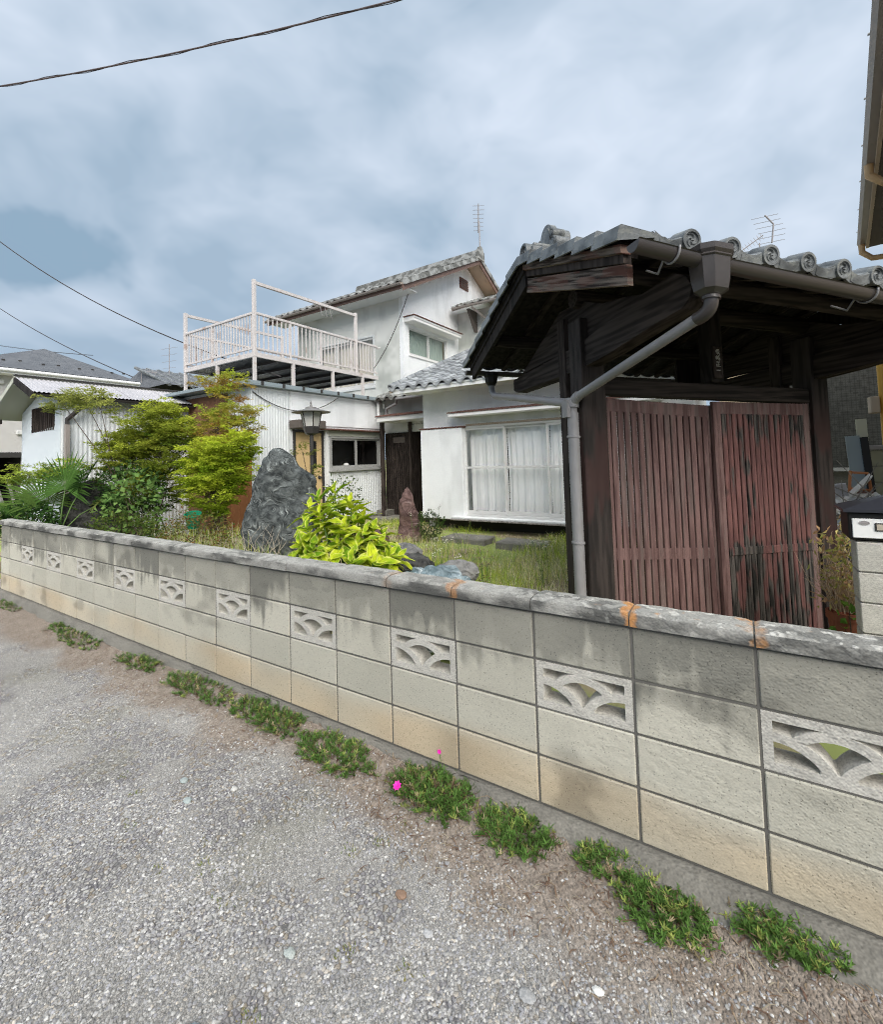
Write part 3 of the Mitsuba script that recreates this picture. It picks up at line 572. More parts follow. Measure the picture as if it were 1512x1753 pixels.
for i, gl in enumerate(GL):
    for (a, b) in gl:
        p = lambda q: (1.172 + .048 * q[0], -.0832, 2.405 - i * .052 + .042 * q[1] - .003)
        A, B = np.array(p(a)), np.array(p(b)); d = B - A; w = np.array([-d[2], 0, d[0]]); w = w / (np.linalg.norm(w) + 1e-9) * .0042
        m.add([A - w, B - w * .7, B + w * .7, A + w, A - w + [0, .003, 0], B - w + [0, .003, 0], B + w + [0, .003, 0], A + w + [0, .003, 0]], [[0, 1, 2], [0, 2, 3], [4, 6, 5], [4, 7, 6], [0, 4, 5], [0, 5, 1], [3, 2, 6], [3, 6, 7]])
m.put(npl + '__lettering', 'ink_pale')
# doors
def door(s0, s1, t, ztop, tilt, n, m_frame, m_slat, peel):
    f = lambda v: GD(np.stack([v[:, 0], v[:, 1], v[:, 2] - tilt * (v[:, 0] - s0)], 1))
    d = numbered(gate + '__door'); scene_mat = m_frame; lab = 'old red door leaf with badly peeling paint' if peel else 'red door leaf with light showing between its slats'
    fr = MB(f)
    wl_, wr = (.055, .055) if not peel else (.075, .06)
    fr.box((s0, t - .018, -.07), (s0 + wl_, t + .018, ztop), .003).box((s1 - wr, t - .018, -.07), (s1, t + .018, ztop), .003)
    fr.box((s0 + wl_, t - .0165, ztop - .105), (s1 - wr, t + .0165, ztop - .002), .003).box((s0 + wl_, t - .0165, -.07), (s1 - wr, t + .0165, .03), .003)
    scene[d] = mikit.ply(fr.mesh(), m_frame); labels[d] = {'label': lab}
    a, b = s0 + wl_, s1 - wr; p = (b - a) / n
    for i in range(n):
        c = a + (i + .5) * p; w = p * (.77 if not peel else .80); off = (.004 * math.sin(i * 7.3) if peel else 0)
        MB(f).box((c - w / 2, t - .022 + off, .02), (c + w / 2, t + .002 + off, ztop - .103), .003).put(d + '__slat', m_slat)
    if peel:
        MB(f).box((a, t + .006, .02), (b, t + .0155, ztop - .08)).put(d + '__back_board', 'dark_wood')
        MB(f).box((a, t - .0285, .735), (b, t - .0225, .80), .002).put(d + '__rail', m_slat)
    else:
        MB(f).box((a, t - .019, .735), (b, t + .004, .825), .002).put(d + '__rail', m_frame)
        for zz in (1.36, .42): MB(f).box((a, t + .004, zz), (b, t + .013, zz + .018)).put(d + '__batten', 'dark_wood')
        # boards behind the right-hand slats
        MB(f).box((a + 5.62 * p, t + .0145, 1.0), (b, t + .018, ztop - .09)).put(d + '__back_board', 'red_paint')
        MB(f).box((a + 7.6 * p, t + .0145, .03), (b, t + .018, .73)).put(d + '__back_board', 'red_paint')
door(.154, 1.185, .012, 2.012, .030, 15, 'red_paint', 'red_paint', False)
door(1.145, 2.148, -.036, 2.01, -.012, 16, 'red_paint', 'peeling_paint', True)

# the roof ------------------------------------------------------------------
TC, ZR, SLF, SLB = 0.15, 3.10, 0.345, 0.315                       # ridge line (t, z of the boarding) and slope
SE0, SE1 = -.40, 2.75                               # gable ends
TF, TB = -1.10, 1.74                                # eave lines
def roofz(t): return ZR - np.where(np.asarray(t) < TC, SLF, SLB) * np.abs(np.asarray(t) - TC)
thF, thB = math.atan(SLF), math.atan(SLB)
def log(t, z, r, s0, s1, key='purlin', m='beam_wood'): MB(GR).tube([(s0, t, z), (s0 + .02, t, z), (s1 - .02, t, z), (s1, t, z)], [r * .96, r, r, r * .96], 14).put(gate + '__' + key, m, smooth=40)
log(0.02, 2.80, .075, -.06, 2.6, 'ridge_beam')
log(-.80, roofz(-.80) - .105, .06, -.28, 2.65); log(1.05, roofz(1.05) - .11, .06, -.33, 2.65)
for sgn, t0, t1 in ((-1, TC, TF), (1, TC, TB)):      # boarding and rafters of each slope
    b = MB(GR); e = t1
    b.hull([(s, t, roofz(t) + dz) for s in (SE0 + .03, SE1) for t in (TC, e) for dz in (-.012, .012)]).put(gate + '__roof_boarding', 'black_wood')
    for i in range(11):
        s = SE0 + .10 + i * .29; zz = lambda t: roofz(t) - .034
        MB(GR).bar((s, TC, zz(TC)), (s, e + .02 * -sgn, zz(e)), .048, .042).put(gate + '__rafter', 'arm_wood')
# gable boards: a weathered front board with its mouldings, a dark rear one
def gboard(s, t0, t1, dz, h, w, m, key):
    pts = [(t0, roofz(t0) + dz), (t1, roofz(t1) + dz), (t1, roofz(t1) + dz - h), (t0, roofz(t0) + dz - h)]
    MB(GR).prism(Polygon(pts), w, frame((s, 0, 0), (0, 1, 0), (0, 0, 1), (1, 0, 0))).put(gate + '__' + key, m)
gboard(SE0 + .02, TC + .02, TF - .02, -.112, .115, .035, 'worn_board', 'gable_board'); gboard(SE0 + .008, TC, TF - .01, -.060, .048, .05, 'dark_wood', 'gable_moulding'); gboard(SE0 - .02, TC, TF - .03, -.010, .048, .06, 'worn_board', 'gable_moulding')
gboard(SE0, TC, TB - .06, -.075, .115, .035, 'black_wood', 'gable_board'); gboard(SE0 - .012, TC, TB - .03, -.030, .043, .05, 'black_wood', 'gable_moulding'); gboard(SE0 - .025, TC, TB, .018, .046, .06, 'black_wood', 'gable_moulding')
gboard(SE1 - .03, TC, TF + .06, -.03, .16, .035, 'dark_wood', 'gable_board'); gboard(SE1 - .03, TC, TB - .06, -.03, .16, .035, 'dark_wood', 'gable_board')
gboard(SE0 + .3, TF + .05, TF - .02, .012, .04, 2.8, 'black_wood', 'eave_board')
# roof tiles
TP = 0.265                                           # pitch of the tile columns
def tile_mesh(f):                                    # pan and roll tile, local: s across (0..TP), u down the slope (0..L), w up
    L = .25; n = 13; xs = np.linspace(0, TP + .03, n)
    w = np.where(xs < TP * .66, -.030 * np.sin(np.pi * np.clip(xs / (TP * .66), 0, 1)), .036 * np.sin(np.pi * np.clip((xs - TP * .66) / (TP * .34 + .03), 0, 1)))
    P = np.zeros((4, n, 3))
    for i, (u, dz) in enumerate(((0, .0), (L, .026), (L, .004), (0, -.02))): P[i, :, 0] = xs; P[i, :, 1] = u; P[i, :, 2] = w + dz
    return P
def on_slope(P, s0, u0, sgn):                        # to gate coordinates
    th = thF if sgn < 0 else thB
    t = TC + sgn * (P[..., 1] + u0) * math.cos(th) + sgn * P[..., 2] * math.sin(th); z = ZR + .058 - (P[..., 1] + u0) * math.sin(th) + P[..., 2] * math.cos(th)
    return np.stack([P[..., 0] + s0, t, z], -1)
TM = tile_mesh(None); S0T = SE0 + .152; NCOL = 12
LF = (TC - TF + .07) / math.cos(thF); LB = (TB - TC + .07) / math.cos(thB)
for sgn, LL in ((-1, LF), (1, LB)):
    nr = int(round(LL / .235)); st = LL / nr
    for c in range(NCOL):
        for q in range(nr):
            u0 = LL - .25 - q * st + rng.normal(0, .003); PT = TM.copy(); PT[..., 2] += rng.normal(0, .002)
            if u0 < -.05: continue
            k = MB(GR).grid(on_slope(PT, S0T + c * TP, u0, sgn)).put(gate + '__roof_tile', 'ibushi_tile', smooth=35)
# eave tiles: apron and disc with a comma swirl
def swirl(m, ctr, R, ax, ay, az):
    for j in range(3):
        a0 = j * 2.0944; pts = []
        for u in np.linspace(0, 1, 7):
            rr = R * (.16 + .50 * u); a = a0 + 2.4 * u; w = R * .15 * (1 - u) + .001; pts.append((rr, a, w))
        q = [ctr + (ax * math.cos(a) * (rr + s * w) + ay * math.sin(a) * (rr + s * w)) + az * dz for rr, a, w in pts for s, dz in ((-1, 0), (0, R * .14), (1, 0))]
        P = np.array(q).reshape(7, 3, 3); m.grid(P)
def disc(sv, tv, zv, R, ax, ay, az, key, back=.05, mat_='ibushi_tile'):
    """a roof-end disc facing az at (s, t, z), in gate coordinates"""
    c = np.array([sv, tv, zv]); m = MB(GR)
    m.lathe([(0.001, .0), (R * .70, .0), (R * .74, .009), (R * .96, .009), (R, .004), (R, -back), (R * .86, -back - .004)], 28, c, az); swirl(m, c + az * .0005, R, ax, ay, az)
    m.put(gate + '__' + key, mat_, smooth=35)
for sgn, LL, tiles in ((-1, LF, NCOL), (1, LB, NCOL)):
    az = np.array([0, sgn * .98, -.2]); az = az / np.linalg.norm(az); ax = np.array([1.0, 0, 0]); ay = np.cross(az, ax)
    for c in range(tiles):
        s0 = S0T + c * TP; xs = np.linspace(0, TP * .72, 12)
        top = -.030 * np.sin(np.pi * np.clip(xs / (TP * .70), 0, 1)); P = np.zeros((4, 12, 3))
        for i, (dt, dz) in enumerate(((.0, .028), (.014, .024), (.014, -.030), (.0, -.034))): P[i, :, 0] = xs; P[i, :, 1] = LL + dt; P[i, :, 2] = top + dz - (0.010 if i > 1 else 0)
        m = MB(GR).grid(on_slope(P, s0, 0, sgn)); Pi = P[1:3, 2:-2].copy(); Pi[..., 1] += .0035; Pi[0, :, 2] -= .012; Pi[1, :, 2] += .012
        Pb = np.concatenate([Pi, Pi[::-1] - [0, .006, 0]]); m.grid(on_slope(Pb, s0, 0, sgn))
        m.put(gate + '__eave_tile', 'ibushi_tile', smooth=35)
        q = on_slope(np.array([[TP * .86, LL + .012, .012]]), s0, 0, sgn)[0]; disc(q[0], q[1], q[2], .058, ax, ay, az, 'eave_disc', .10)
# verge tiles of the left gable: overlapping slabs with a deep side flap
for sgn, LL in ((-1, LF), (1, LB)):
    nv = 6 if sgn < 0 else 7; st = LL / nv
    for i in range(nv):
        u0, u1 = i * st, (i + 1) * st + .02; P = []
        for (x, w) in ((.155, -.03), (.145, -.008), (-.055, .004), (-.066, -.004), (-.070, -.075), (-.056, -.075)): P.append([(SE0 + x, u0, w - .012), (SE0 + x, u1, w + .020)])
        P = np.array(P); m = MB(GR).grid(on_slope(P, 0, 0, sgn)); m.F.append(np.array([[0 + 1, 3, 5], [1, 5, 7], [1, 7, 9], [1, 9, 11]])); m.put(gate + '__verge_tile', 'ibushi_tile', smooth=20)
# ridge: stacked courses, cap tiles, the end ornament and its discs
for j, (w, h) in enumerate(((.115, .05), (.095, .035))):
    z0 = ZR + .06 + (.05 if j else 0); MB(GR).box((SE0 + .02 + .02 * j, TC - w, z0), (SE1, TC + w, z0 + h - .003), .008).put(gate + '__ridge_course', 'ibushi_tile')
zc = ZR + .155; nc = 9; L = (SE1 - SE0 - .30) / nc
for i in range(nc):
    s0 = SE0 + .30 + i * L; MB(GR).lathe([(.070, 0), (.076, .004), (.076, .03), (.070, .034), (.070, L + .01)], 18, (s0, TC, zc - .012), (1, 0, 0)).put(gate + '__ridge_cap', 'ibushi_tile', smooth=35)
axs, ays, azs = np.array([0, 1.0, 0]), np.array([0, 0, 1.0]), np.array([-1.0, 0, 0])
disc(SE0 - .01, TC - .02, ZR + .075, .074, axs, ays, azs, 'ridge_end_disc', .16)
m = MB(GR)                                            # end ornament: a domed plaque with scroll shoulders
dome = unary_union([Point(0, .14).buffer(.105, 24), sbox(-.105, 0, .105, .14), Point(-.12, .05).buffer(.055, 16), Point(.12, .05).buffer(.055, 16)])
m.prism(dome, .05, frame((SE0 + .25, TC, zc - .06), (0, 1, 0), (0, 0, 1), (-1, 0, 0))); m.prism(dome.buffer(-.028), .016, frame((SE0 + .205, TC, zc - .06), (0, 1, 0), (0, 0, 1), (-1, 0, 0)))
m.lathe([(.001, 0), (.05, 0), (.058, .012), (.074, .012), (.078, 0), (.078, -.17), (.07, -.172)], 24, (SE0 + .21, TC, zc + .085), (-1, 0, 0))
swirl(m, np.array([SE0 + .2085, TC, zc + .085]), .06, axs, ays, azs)
for sg in (-1, 1):
    for (dy, dz, rr, ln) in ((.125, .0, .042, .13), (.11, .075, .036, .10)): m.lathe([(.001, .008), (rr * .5, .008), (rr * .62, 0), (rr * .8, .006), (rr, 0), (rr, -ln), (rr * .9, -ln)], 18, (SE0 + .195, TC + sg * dy, zc + dz), (-1, 0, 0))
m.put(gate + '__ridge_ornament', 'ibushi_tile', smooth=30)

# gutters, hopper and drain pipe of the gate
gut = thing('gate_gutter', 'dark brown half-round gutter with hopper hanging along the front eave of the gate', 'gutter')
def half_gutter(p, q, r, key, matl, f=GR, n=12, th_=.004):
    p, q = np.asarray(p, float), np.asarray(q, float); a = np.linspace(0, np.pi, n); prof = [(r * math.cos(x), -r * math.sin(x)) for x in a]; prof = [(r + .007, .004)] + prof + [(-r - .007, .004)]
    prof += [((r - th_) * math.cos(x), -(r - th_) * math.sin(x) + .001) for x in a[::-1]]; prof.append(prof[0]); d = q - p; side = np.array([0, 1.0, 0]) if abs(d[0]) > abs(d[1]) else np.array([1.0, 0, 0])
    P = np.stack([np.array([o + side * x + np.array([0, 0, z]) for x, z in prof]) for o in (p, p + d * .5, q)]); m = MB(f).grid(P)
    pe = Polygon([(x, z) for x, z in prof[1:n + 1]]); eu = d / np.linalg.norm(d)
    m.prism(pe, .004, frame(p, side, (0, 0, 1), eu)); return m.put(key, matl, smooth=30)
TG = TF - .145; zg = lambda s: 2.545 - .012 * (s - 0.1)
half_gutter((SE0 - .03, TG, 2.60), (-.05, TG, 2.578), .050, gut + '__channel', 'gutter_brown'); half_gutter((.11, TG, 2.575), (2.72, TG, 2.53), .050, gut + '__channel', 'gutter_brown')
for s in (-.20, 1.12, 2.2):
    m = MB(GR); a = np.linspace(-.1, np.pi * .93, 14); z0 = 2.59 if s < 0 else 2.558 - .018 * (s - 1.2)
    m.tube([(s, TG - .060 * math.cos(x), z0 - .060 * math.sin(x)) for x in a] + [(s, TG + .11, z0 - .075), (s, TG + .20, z0 - .02)], .0065, 6).put(gut + '__bracket', 'grey_pipe', smooth=True)
m = MB(GR); hx = .085; hs = .03                       # the hopper: a lipped octagonal box that narrows downward
def octo(w, z): w = w * .92; c = w * .45; return [(hs + x, TG + y, z) for x, y in ((-w, -w + c), (-w + c, -w), (w - c, -w), (w, -w + c), (w, w - c), (w - c, w), (-w + c, w), (-w, w - c))]
rings = [octo(.082, 2.63), octo(.112, 2.63), octo(.112, 2.6), octo(.100, 2.585), octo(.105, 2.575), octo(.096, 2.568), octo(.090, 2.47), octo(.078, 2.41), octo(.042, 2.385)]
P = np.array([r_ + [r_[0]] for r_ in rings]); m.grid(P[::-1]); m.put(gut + '__hopper', 'gutter_brown', smooth=20)
pipe = thing('drain_pipe', 'grey plastic drain pipe bending from the hopper down the left gate post', 'pipe')
E0 = np.array([hs, TG, 2.40]); E1 = np.array([-.125, -.02, 1.975]); dv = (E1 - E0) / np.linalg.norm(E1 - E0)
el = lambda A, C, B, n=9: [tuple((1 - u) ** 2 * np.asarray(A) + 2 * u * (1 - u) * np.asarray(C) + u * u * np.asarray(B)) for u in np.linspace(0, 1, n)]
mid = E0 + [0, 0, -.09]
MB(GR).tube([tuple(E0), tuple(E0 + [0, 0, -.03])] + el(E0 + [0, 0, -.03], E0 + [0, 0, -.10], E0 + [0, 0, -.08] + dv * .10), .036, 16).put(pipe + '__elbow', 'gutter_brown', smooth=40)
MB(GR).lathe([(.034, 0), (.048, 0), (.048, -.022), (.043, -.026), (.046, -.03), (.046, -.045), (.036, -.045)], 18, E0 + [0, 0, .012]).put(pipe + '__collar', 'gutter_brown', smooth=30)
MB(GR).tube([tuple(E0 + [0, 0, -.08] + dv * .08), tuple(E1 - dv * .05)], .031, 16).put(pipe + '__slanting_pipe', 'grey_pipe', smooth=40)
MB(GR).tube(el(E1 - dv * .09, E1 + dv * .02, E1 + [0, 0, -.12]), .037, 16).put(pipe + '__elbow', 'grey_pipe', smooth=40)
pv_ = (-.125, -.02)
MB(GR).tube([(*pv_, 1.88), (*pv_, -.1)], .043, 18).put(pipe + '__upright_pipe', 'grey_pipe', smooth=40)
for z in (1.70, .89): MB(GR).lathe([(.043, 0), (.051, 0), (.051, -.016), (.043, -.016)], 18, (*pv_, z)).put(pipe + '__clip', 'grey_pipe', smooth=30)
m = MB(GR).lathe([(.044, 0), (.051, 0), (.051, -.07), (.044, -.07)], 18, (*pv_, 1.99)); m.box((-.19, -.05, 1.84), (-.16, .03, 1.97)); m.put(pipe + '__joint_box', 'grey_pipe', smooth=30)
rp = thing('rear_drain_pipe', 'grey pipe running nearly level under the gate roof to the left post', 'pipe')
MB(GR).tube(el((-.12, 1.84, 2.42), (-.12, 1.84, 2.26), (-.12, 1.68, 2.25)) + [(-.13, .05, 1.965)], .036, 14).put(rp + '__pipe', 'grey_pipe', smooth=40)
m = MB(GR); P = []
for w, z in ((.09, 2.535), (.09, 2.50), (.08, 2.49), (.072, 2.43), (.04, 2.39)): P.append([(-.12 + w * math.cos(a), 1.84 + w * math.sin(a), z) for a in np.linspace(0, 2 * math.pi, 9)])
m.grid(np.array(P)[::-1]).put(rp + '__hopper', 'black', smooth=20)
half_gutter((SE0 - .02, TB + .13, 2.555), (2.7, TB + .13, 2.55), .045, rp + '__channel', 'gutter_brown')

# ------------------------------------------------------------------ the old white house: axes along the block wall (x) and away from it (y)
house = thing('old_house', 'old white two storey house with tiled roofs and a roof balcony', 'house')
def part(key, m, mt, **kw): return m.put(house + '__' + key, mt, **kw)
WX, EY = -7.8, 9.35
# --- front room with the four curtained sashes (faces the block wall)
FY, FL, FR, ZF, ZL = 8.2, -5.74, -0.55, 0.42, 2.2
op = sbox(-4.76, ZF - .02, -1.2, ZL)
part('wall', MB().prism(*wall_y(sbox(FL, .32, FR, 3.0).difference(op), FY, .12)), 'plaster')
part('wall', MB().prism(*wall_x(sbox(FY + .12, .32, 11.5, 3.0), FR, .12)), 'plaster')
part('wall', MB().prism(*wall_x(sbox(FY + .12, .1, 10.6, 3.0), FL + .12, .119)), 'plaster')
part('under_floor', MB().box((FL + .1, FY + .16, .05), (FR - .1, FY + .3, .33)), 'black')
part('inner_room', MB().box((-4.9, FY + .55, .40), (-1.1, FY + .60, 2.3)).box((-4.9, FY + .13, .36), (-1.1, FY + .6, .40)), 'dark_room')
sash = house + '__curtained_window'
m = MB(); fr = .035
m.box((-4.76, FY - .045, ZF - .05), (-1.2, FY + .10, ZF), .003).box((-4.76, FY - .035, ZL - .045), (-1.2, FY + .10, ZL), .003).box((-4.76, FY - .035, ZF), (-4.72, FY + .10, ZL - .045), .003).box((-1.24, FY - .035, ZF), (-1.2, FY + .10, ZL - .045), .003)
m.put(sash, 'alu'); labels[sash] = {'label': 'wide aluminium sliding window with white curtains'}
for i in range(4):
    x0 = -4.72 + i * .87; x1 = x0 + .90; y = FY + (.0 if i % 2 == 0 else .042); m = MB(); zt, zb = ZL - .05, ZF + .003
    m.box((x0, y - .014, zb), (x0 + fr, y + .014, zt), .003).box((x1 - fr, y - .014, zb), (x1, y + .014, zt), .003).box((x0 + fr, y - .013, zb), (x1 - fr, y + .013, zb + .07), .003).box((x0 + fr, y - .013, zt - .04), (x1 - fr, y + .013, zt), .003).box((x0 + fr, y - .016, 1.33), (x1 - fr, y + .016, 1.372), .003)
    k = m.put(sash + '__sash', 'alu')
    MB().add([(x0 + fr, y, zb + .07), (x1 - fr, y, zb + .07), (x1 - fr, y, zt - .04), (x0 + fr, y, zt - .04)], [[0, 1, 2], [0, 2, 3]]).put(sash + '__glass', 'pane')
    w = np.linspace(0, .87, 60); rr = np.random.default_rng(60 + i); ph = rr.uniform(0, 6, 4)
    P = np.zeros((12, 60, 3)); zz = np.linspace(.47, 2.13, 12); fall = np.linspace(1.3, .7, 12)[:, None]
    P[..., 0] = x0 + w[None]; P[..., 2] = zz[:, None]; P[..., 1] = FY + .20 + fall * (.022 * np.sin(w * 38 + ph[0] + 1.5 * np.sin(w * 9 + ph[1]))[None] + .012 * np.sin(w * 71 + ph[2])[None]) + .012 * np.sin(zz * 3 + ph[3])[:, None]
    MB().grid(P).put(sash + '__curtain', 'curtain', smooth=True)
part('sill_board', MB().box((-4.95, FY - .26, .345), (-1.0, FY - .05, .375), .004), 'pale_board')
for i in range(9): part('floor_plank', MB().box((-4.95 + i * .44, FY - .30, .318), (-4.95 + i * .44 + .433, FY + .1, .342), .003), 'grey_plank')
wood('grey_plank', (0.16, 0.15, 0.14), (0.32, 0.30, 0.28))
part('shutter_box', MB().box((-5.72, FY - .16, .31), (-4.70, FY - .002, 2.17), .012), 'plaster')
part('shutter_box_cap', MB().box((-5.74, FY - .175, 2.172), (-4.66, FY - .001, 2.20), .004), 'rusty_trim')
part('lintel_trim', MB().box((-4.66, FY - .06, 2.203), (-1.1, FY - .001, 2.235), .004), 'beige_trim')
def hood(x0, x1, y0, y1, z, key='window_hood', t=.06, m1='white_paint'):
    k = part(key, MB().hull([(x0, y0, z), (x1, y0, z), (x0, y0, z - t), (x1, y0, z - t), (x0, y1, z + .06), (x1, y1, z + .06), (x0, y1, z - t), (x1, y1, z - t)]), m1)
    MB().hull([(x0 - .02, y0 - .02, z + .004), (x1 + .02, y0 - .02, z + .004), (x0 - .02, y1, z + .066), (x1 + .02, y1, z + .066), (x0 - .02, y0 - .02, z + .024), (x1 + .02, y0 - .02, z + .024), (x0 - .02, y1, z + .086), (x1 + .02, y1, z + .086)]).put(k + '__sheet_top', 'rusty_trim')
hood(-4.86, -1.0, 7.80, FY - .002, 2.44)
# lower tiled roof over the front room
def roof_tiles(key, x0, x1, y0, z0, slope, nrow, mt, pitch=.272, st=.245, eave_round=True, real=300):
    """columns of pan tiles up a slope that rises with y"""
    a = math.atan(slope); n = 11; xs = np.linspace(0, pitch * 1.06, n); ncol = int((x1 - x0) / pitch)
    w = np.where(xs < pitch * .6, -.032 * np.sin(np.pi * np.clip(xs / (pitch * .6), 0, 1)), .03 * np.sin(np.pi * np.clip((xs - pitch * .6) / (pitch * .46), 0, 1)))
    for c in range(ncol):
        for q in range(nrow):
            u0 = q * st; P = np.zeros((4, n, 3)); dz = rng.normal(0, .003)
            for i, (u, h) in enumerate(((u0 + st + .03, .004), (u0, .032), (u0 - .003, .004), (u0 + st, -.02))):
                P[i, :, 0] = x0 + c * pitch + xs; P[i, :, 1] = y0 + u * math.cos(a) - (h + w) * math.sin(a); P[i, :, 2] = z0 + u * math.sin(a) + (h + w + dz) * math.cos(a)
            m = MB().grid(P)
            if q == 0:                                # drooping nose of the eave tile
                E = np.zeros((2, n, 3)); E[:, :, 0] = x0 + c * pitch + xs; E[:, :, 1] = P[1, :, 1] - .004; E[0, :, 2] = P[1, :, 2] - .001; E[1, :, 2] = P[1, :, 2] - .045 - .028 * np.sin(np.pi * np.clip(xs / (pitch * .6), 0, 1)); m.grid(E)
            m.put(key + '__tile', mt, smooth=35)
r1 = part('lower_roof', MB().hull([(x, y, z) for x in (-5.98, .0) for y, z0 in ((7.42, 2.97), (10.95, 2.97 + 3.53 * .40)) for z in (z0, z0 + .03)]), 'pale_board')
roof_tiles(r1, -6.02, .1, 7.40, 3.03, .40, 14, 'silver_tile')
MB().hull([(x, y, z) for x in (-6.03, -5.97) for y, z0 in ((7.42, 2.93), (10.95, 2.93 + 3.53 * .40)) for z in (z0, z0 + .10)]).put(r1 + '__verge_board', 'beige_trim')
MB().box((-5.96, 7.435, 2.90), (.0, 7.455, 2.985), .003).put(r1 + '__fascia', 'white_paint')
MB().box((-5.96, 7.46, 2.955), (.0, FY - .01, 2.967)).put(r1 + '__soffit', 'plaster')
for i in range(12):                                   # verge tiles
    y0 = 7.40 + i * .292; z0 = 3.03 + (y0 - 7.40) * .4
    MB().lathe([(.03, 0), (.062, .0), (.066, .27), (.03, .29)], 10, (-6.0, y0, z0 + .025), (0, math.cos(.38), math.sin(.38))).put(r1 + '__verge_tile', 'silver_tile', smooth=40)
# --- kitchen wing on the left, facing the gate side (x = WX)
KY0, KY1, ZT = 5.42, EY, 3.07
dop = sbox(6.40, .2, 7.23, 2.25); wop = sbox(7.42, 1.40, 9.18, 2.13)
part('wing_wall', MB().prism(*wall_x(sbox(KY0 + .05, .2, KY1, ZT).difference(unary_union([dop, wop])), WX - .022, .12)), 'pale_board')
part('foundation', MB().box((WX - .3, KY0 + .02, .02), (WX - .03, KY1, .2)), 'footing_concrete')
def cladx(y0, y1, z0, z1): part('corrugated_sheet', MB().grid(corrugated((WX - .008, y0, z0), (0, 1, 0), (1, 0, 0), y1 - y0, z1 - z0, .064, .005)), 'white_cladding', smooth=50)
cladx(KY0, 6.33, .18, 1.72); cladx(KY0, 6.30, 1.70, ZT - .02); cladx(7.34, 9.14, .24, 1.32)
part('flat_board', MB().box((WX - .02, 6.34, 2.36), (WX + .004, EY - .14, ZT - .02), .003), 'plaster')
part('corner_trim', MB().box((WX - .03, 9.15, .2), (WX + .012, 9.26, 1.36)), 'white_paint')
part('corner_trim', MB().box((WX - .02, 7.27, .2), (WX + .014, 7.36, 2.26)), 'white_paint')
hk = part('wing_hood', MB().box((WX - .01, 7.1, 2.27), (WX + .14, 9.22, 2.30), .003), 'rusty_trim')
MB().box((WX - .015, 7.26, 2.14), (WX + .01, 9.22, 2.268)).put(hk + '__panel', 'lichen_board'); mat('lichen_board', (0.42, 0.43, 0.37), 0.8)
part('porch_box', MB().box((WX - .01, 6.30, 2.27), (WX + .32, 7.02, 2.44), .01), 'soffit_dark')
d = house + '__kitchen_door'
MB().box((WX - .06, 6.45, .28), (WX - .02, 7.18, 2.20), .004).put(d, 'door_cream'); labels[d] = {'label': 'cream side door with a narrow dark pane'}
m = MB(); m.box((WX - .07, 6.40, .2), (WX + .008, 6.452, 2.25)).box((WX - .07, 7.178, .2), (WX + .008, 7.232, 2.25)).box((WX - .07, 6.452, 2.2), (WX + .007, 7.178, 2.25)).put(d + '__frame', 'dark_metal')
MB().box((WX - .0195, 6.90, 1.43), (WX - .012, 7.03, 2.02), .003).put(d + '__pane', 'black')
m = MB().lathe([(.001, .07), (.026, .06), (.03, .04), (.018, .025), (.016, 0)], 12, (WX - .02, 7.10, 1.22), (1, 0, 0)); m.lathe([(.001, .006), (.035, .006), (.04, 0)], 12, (WX - .0198, 7.10, 1.22), (1, 0, 0)); m.put(d + '__knob', 'dark_metal', smooth=40)
k = house + '__kitchen_window'; m = MB()
m.box((WX - .10, 7.42, 1.36), (WX + .035, 9.18, 1.41), .003).box((WX - .10, 7.42, 2.09), (WX + .01, 9.18, 2.13), .003).box((WX - .10, 7.42, 1.41), (WX + .01, 7.46, 2.09), .003).box((WX - .10, 9.14, 1.41), (WX + .01, 9.18, 2.09), .003).put(k, 'alu_dark')
for i in range(2):
    y0 = 7.46 + i * .82; y1 = y0 + .86; x = WX - .03 - .03 * i; m = MB()
    m.box((x - .012, y0, 1.412), (x + .012, y0 + .04, 2.088)).box((x - .012, y1 - .04, 1.412), (x + .012, y1, 2.088)).box((x - .011, y0 + .04, 1.412), (x + .011, y1 - .04, 1.46)).box((x - .011, y0 + .04, 2.05), (x + .011, y1 - .04, 2.088)).put(k + '__sash', 'alu_dark')
    MB().add([(x, y0 + .04, 1.46), (x, y1 - .04, 1.46), (x, y1 - .04, 2.05), (x, y0 + .04, 2.05)], [[0, 1, 2], [0, 2, 3]]).put(k + '__glass', 'pane')
MB().box((WX - .75, 7.33, 1.2), (WX - .72, 9.3, 2.4)).box((WX - .72, 7.33, 1.2), (WX - .145, 7.36, 2.4)).box((WX - .72, 9.24, 1.2), (WX - .145, 9.3, 2.4)).box((WX - .72, 7.36, 1.2), (WX - .145, 9.24, 1.25)).box((WX - .72, 7.36, 2.35), (WX - .145, 9.24, 2.4)).put(k + '__dark_interior', 'black')
MB().lathe([(.001, 0), (.05, 0), (.07, .06), (.05, .10), (.001, .11)], 12, (WX - .2, 8.12, 1.41)).put(k + '__white_bowl', 'white_paint', smooth=40)
part('window_ledge', MB().box((WX - .01, 7.38, 1.325), (WX + .075, 9.2, 1.358), .004), 'alu_dark')
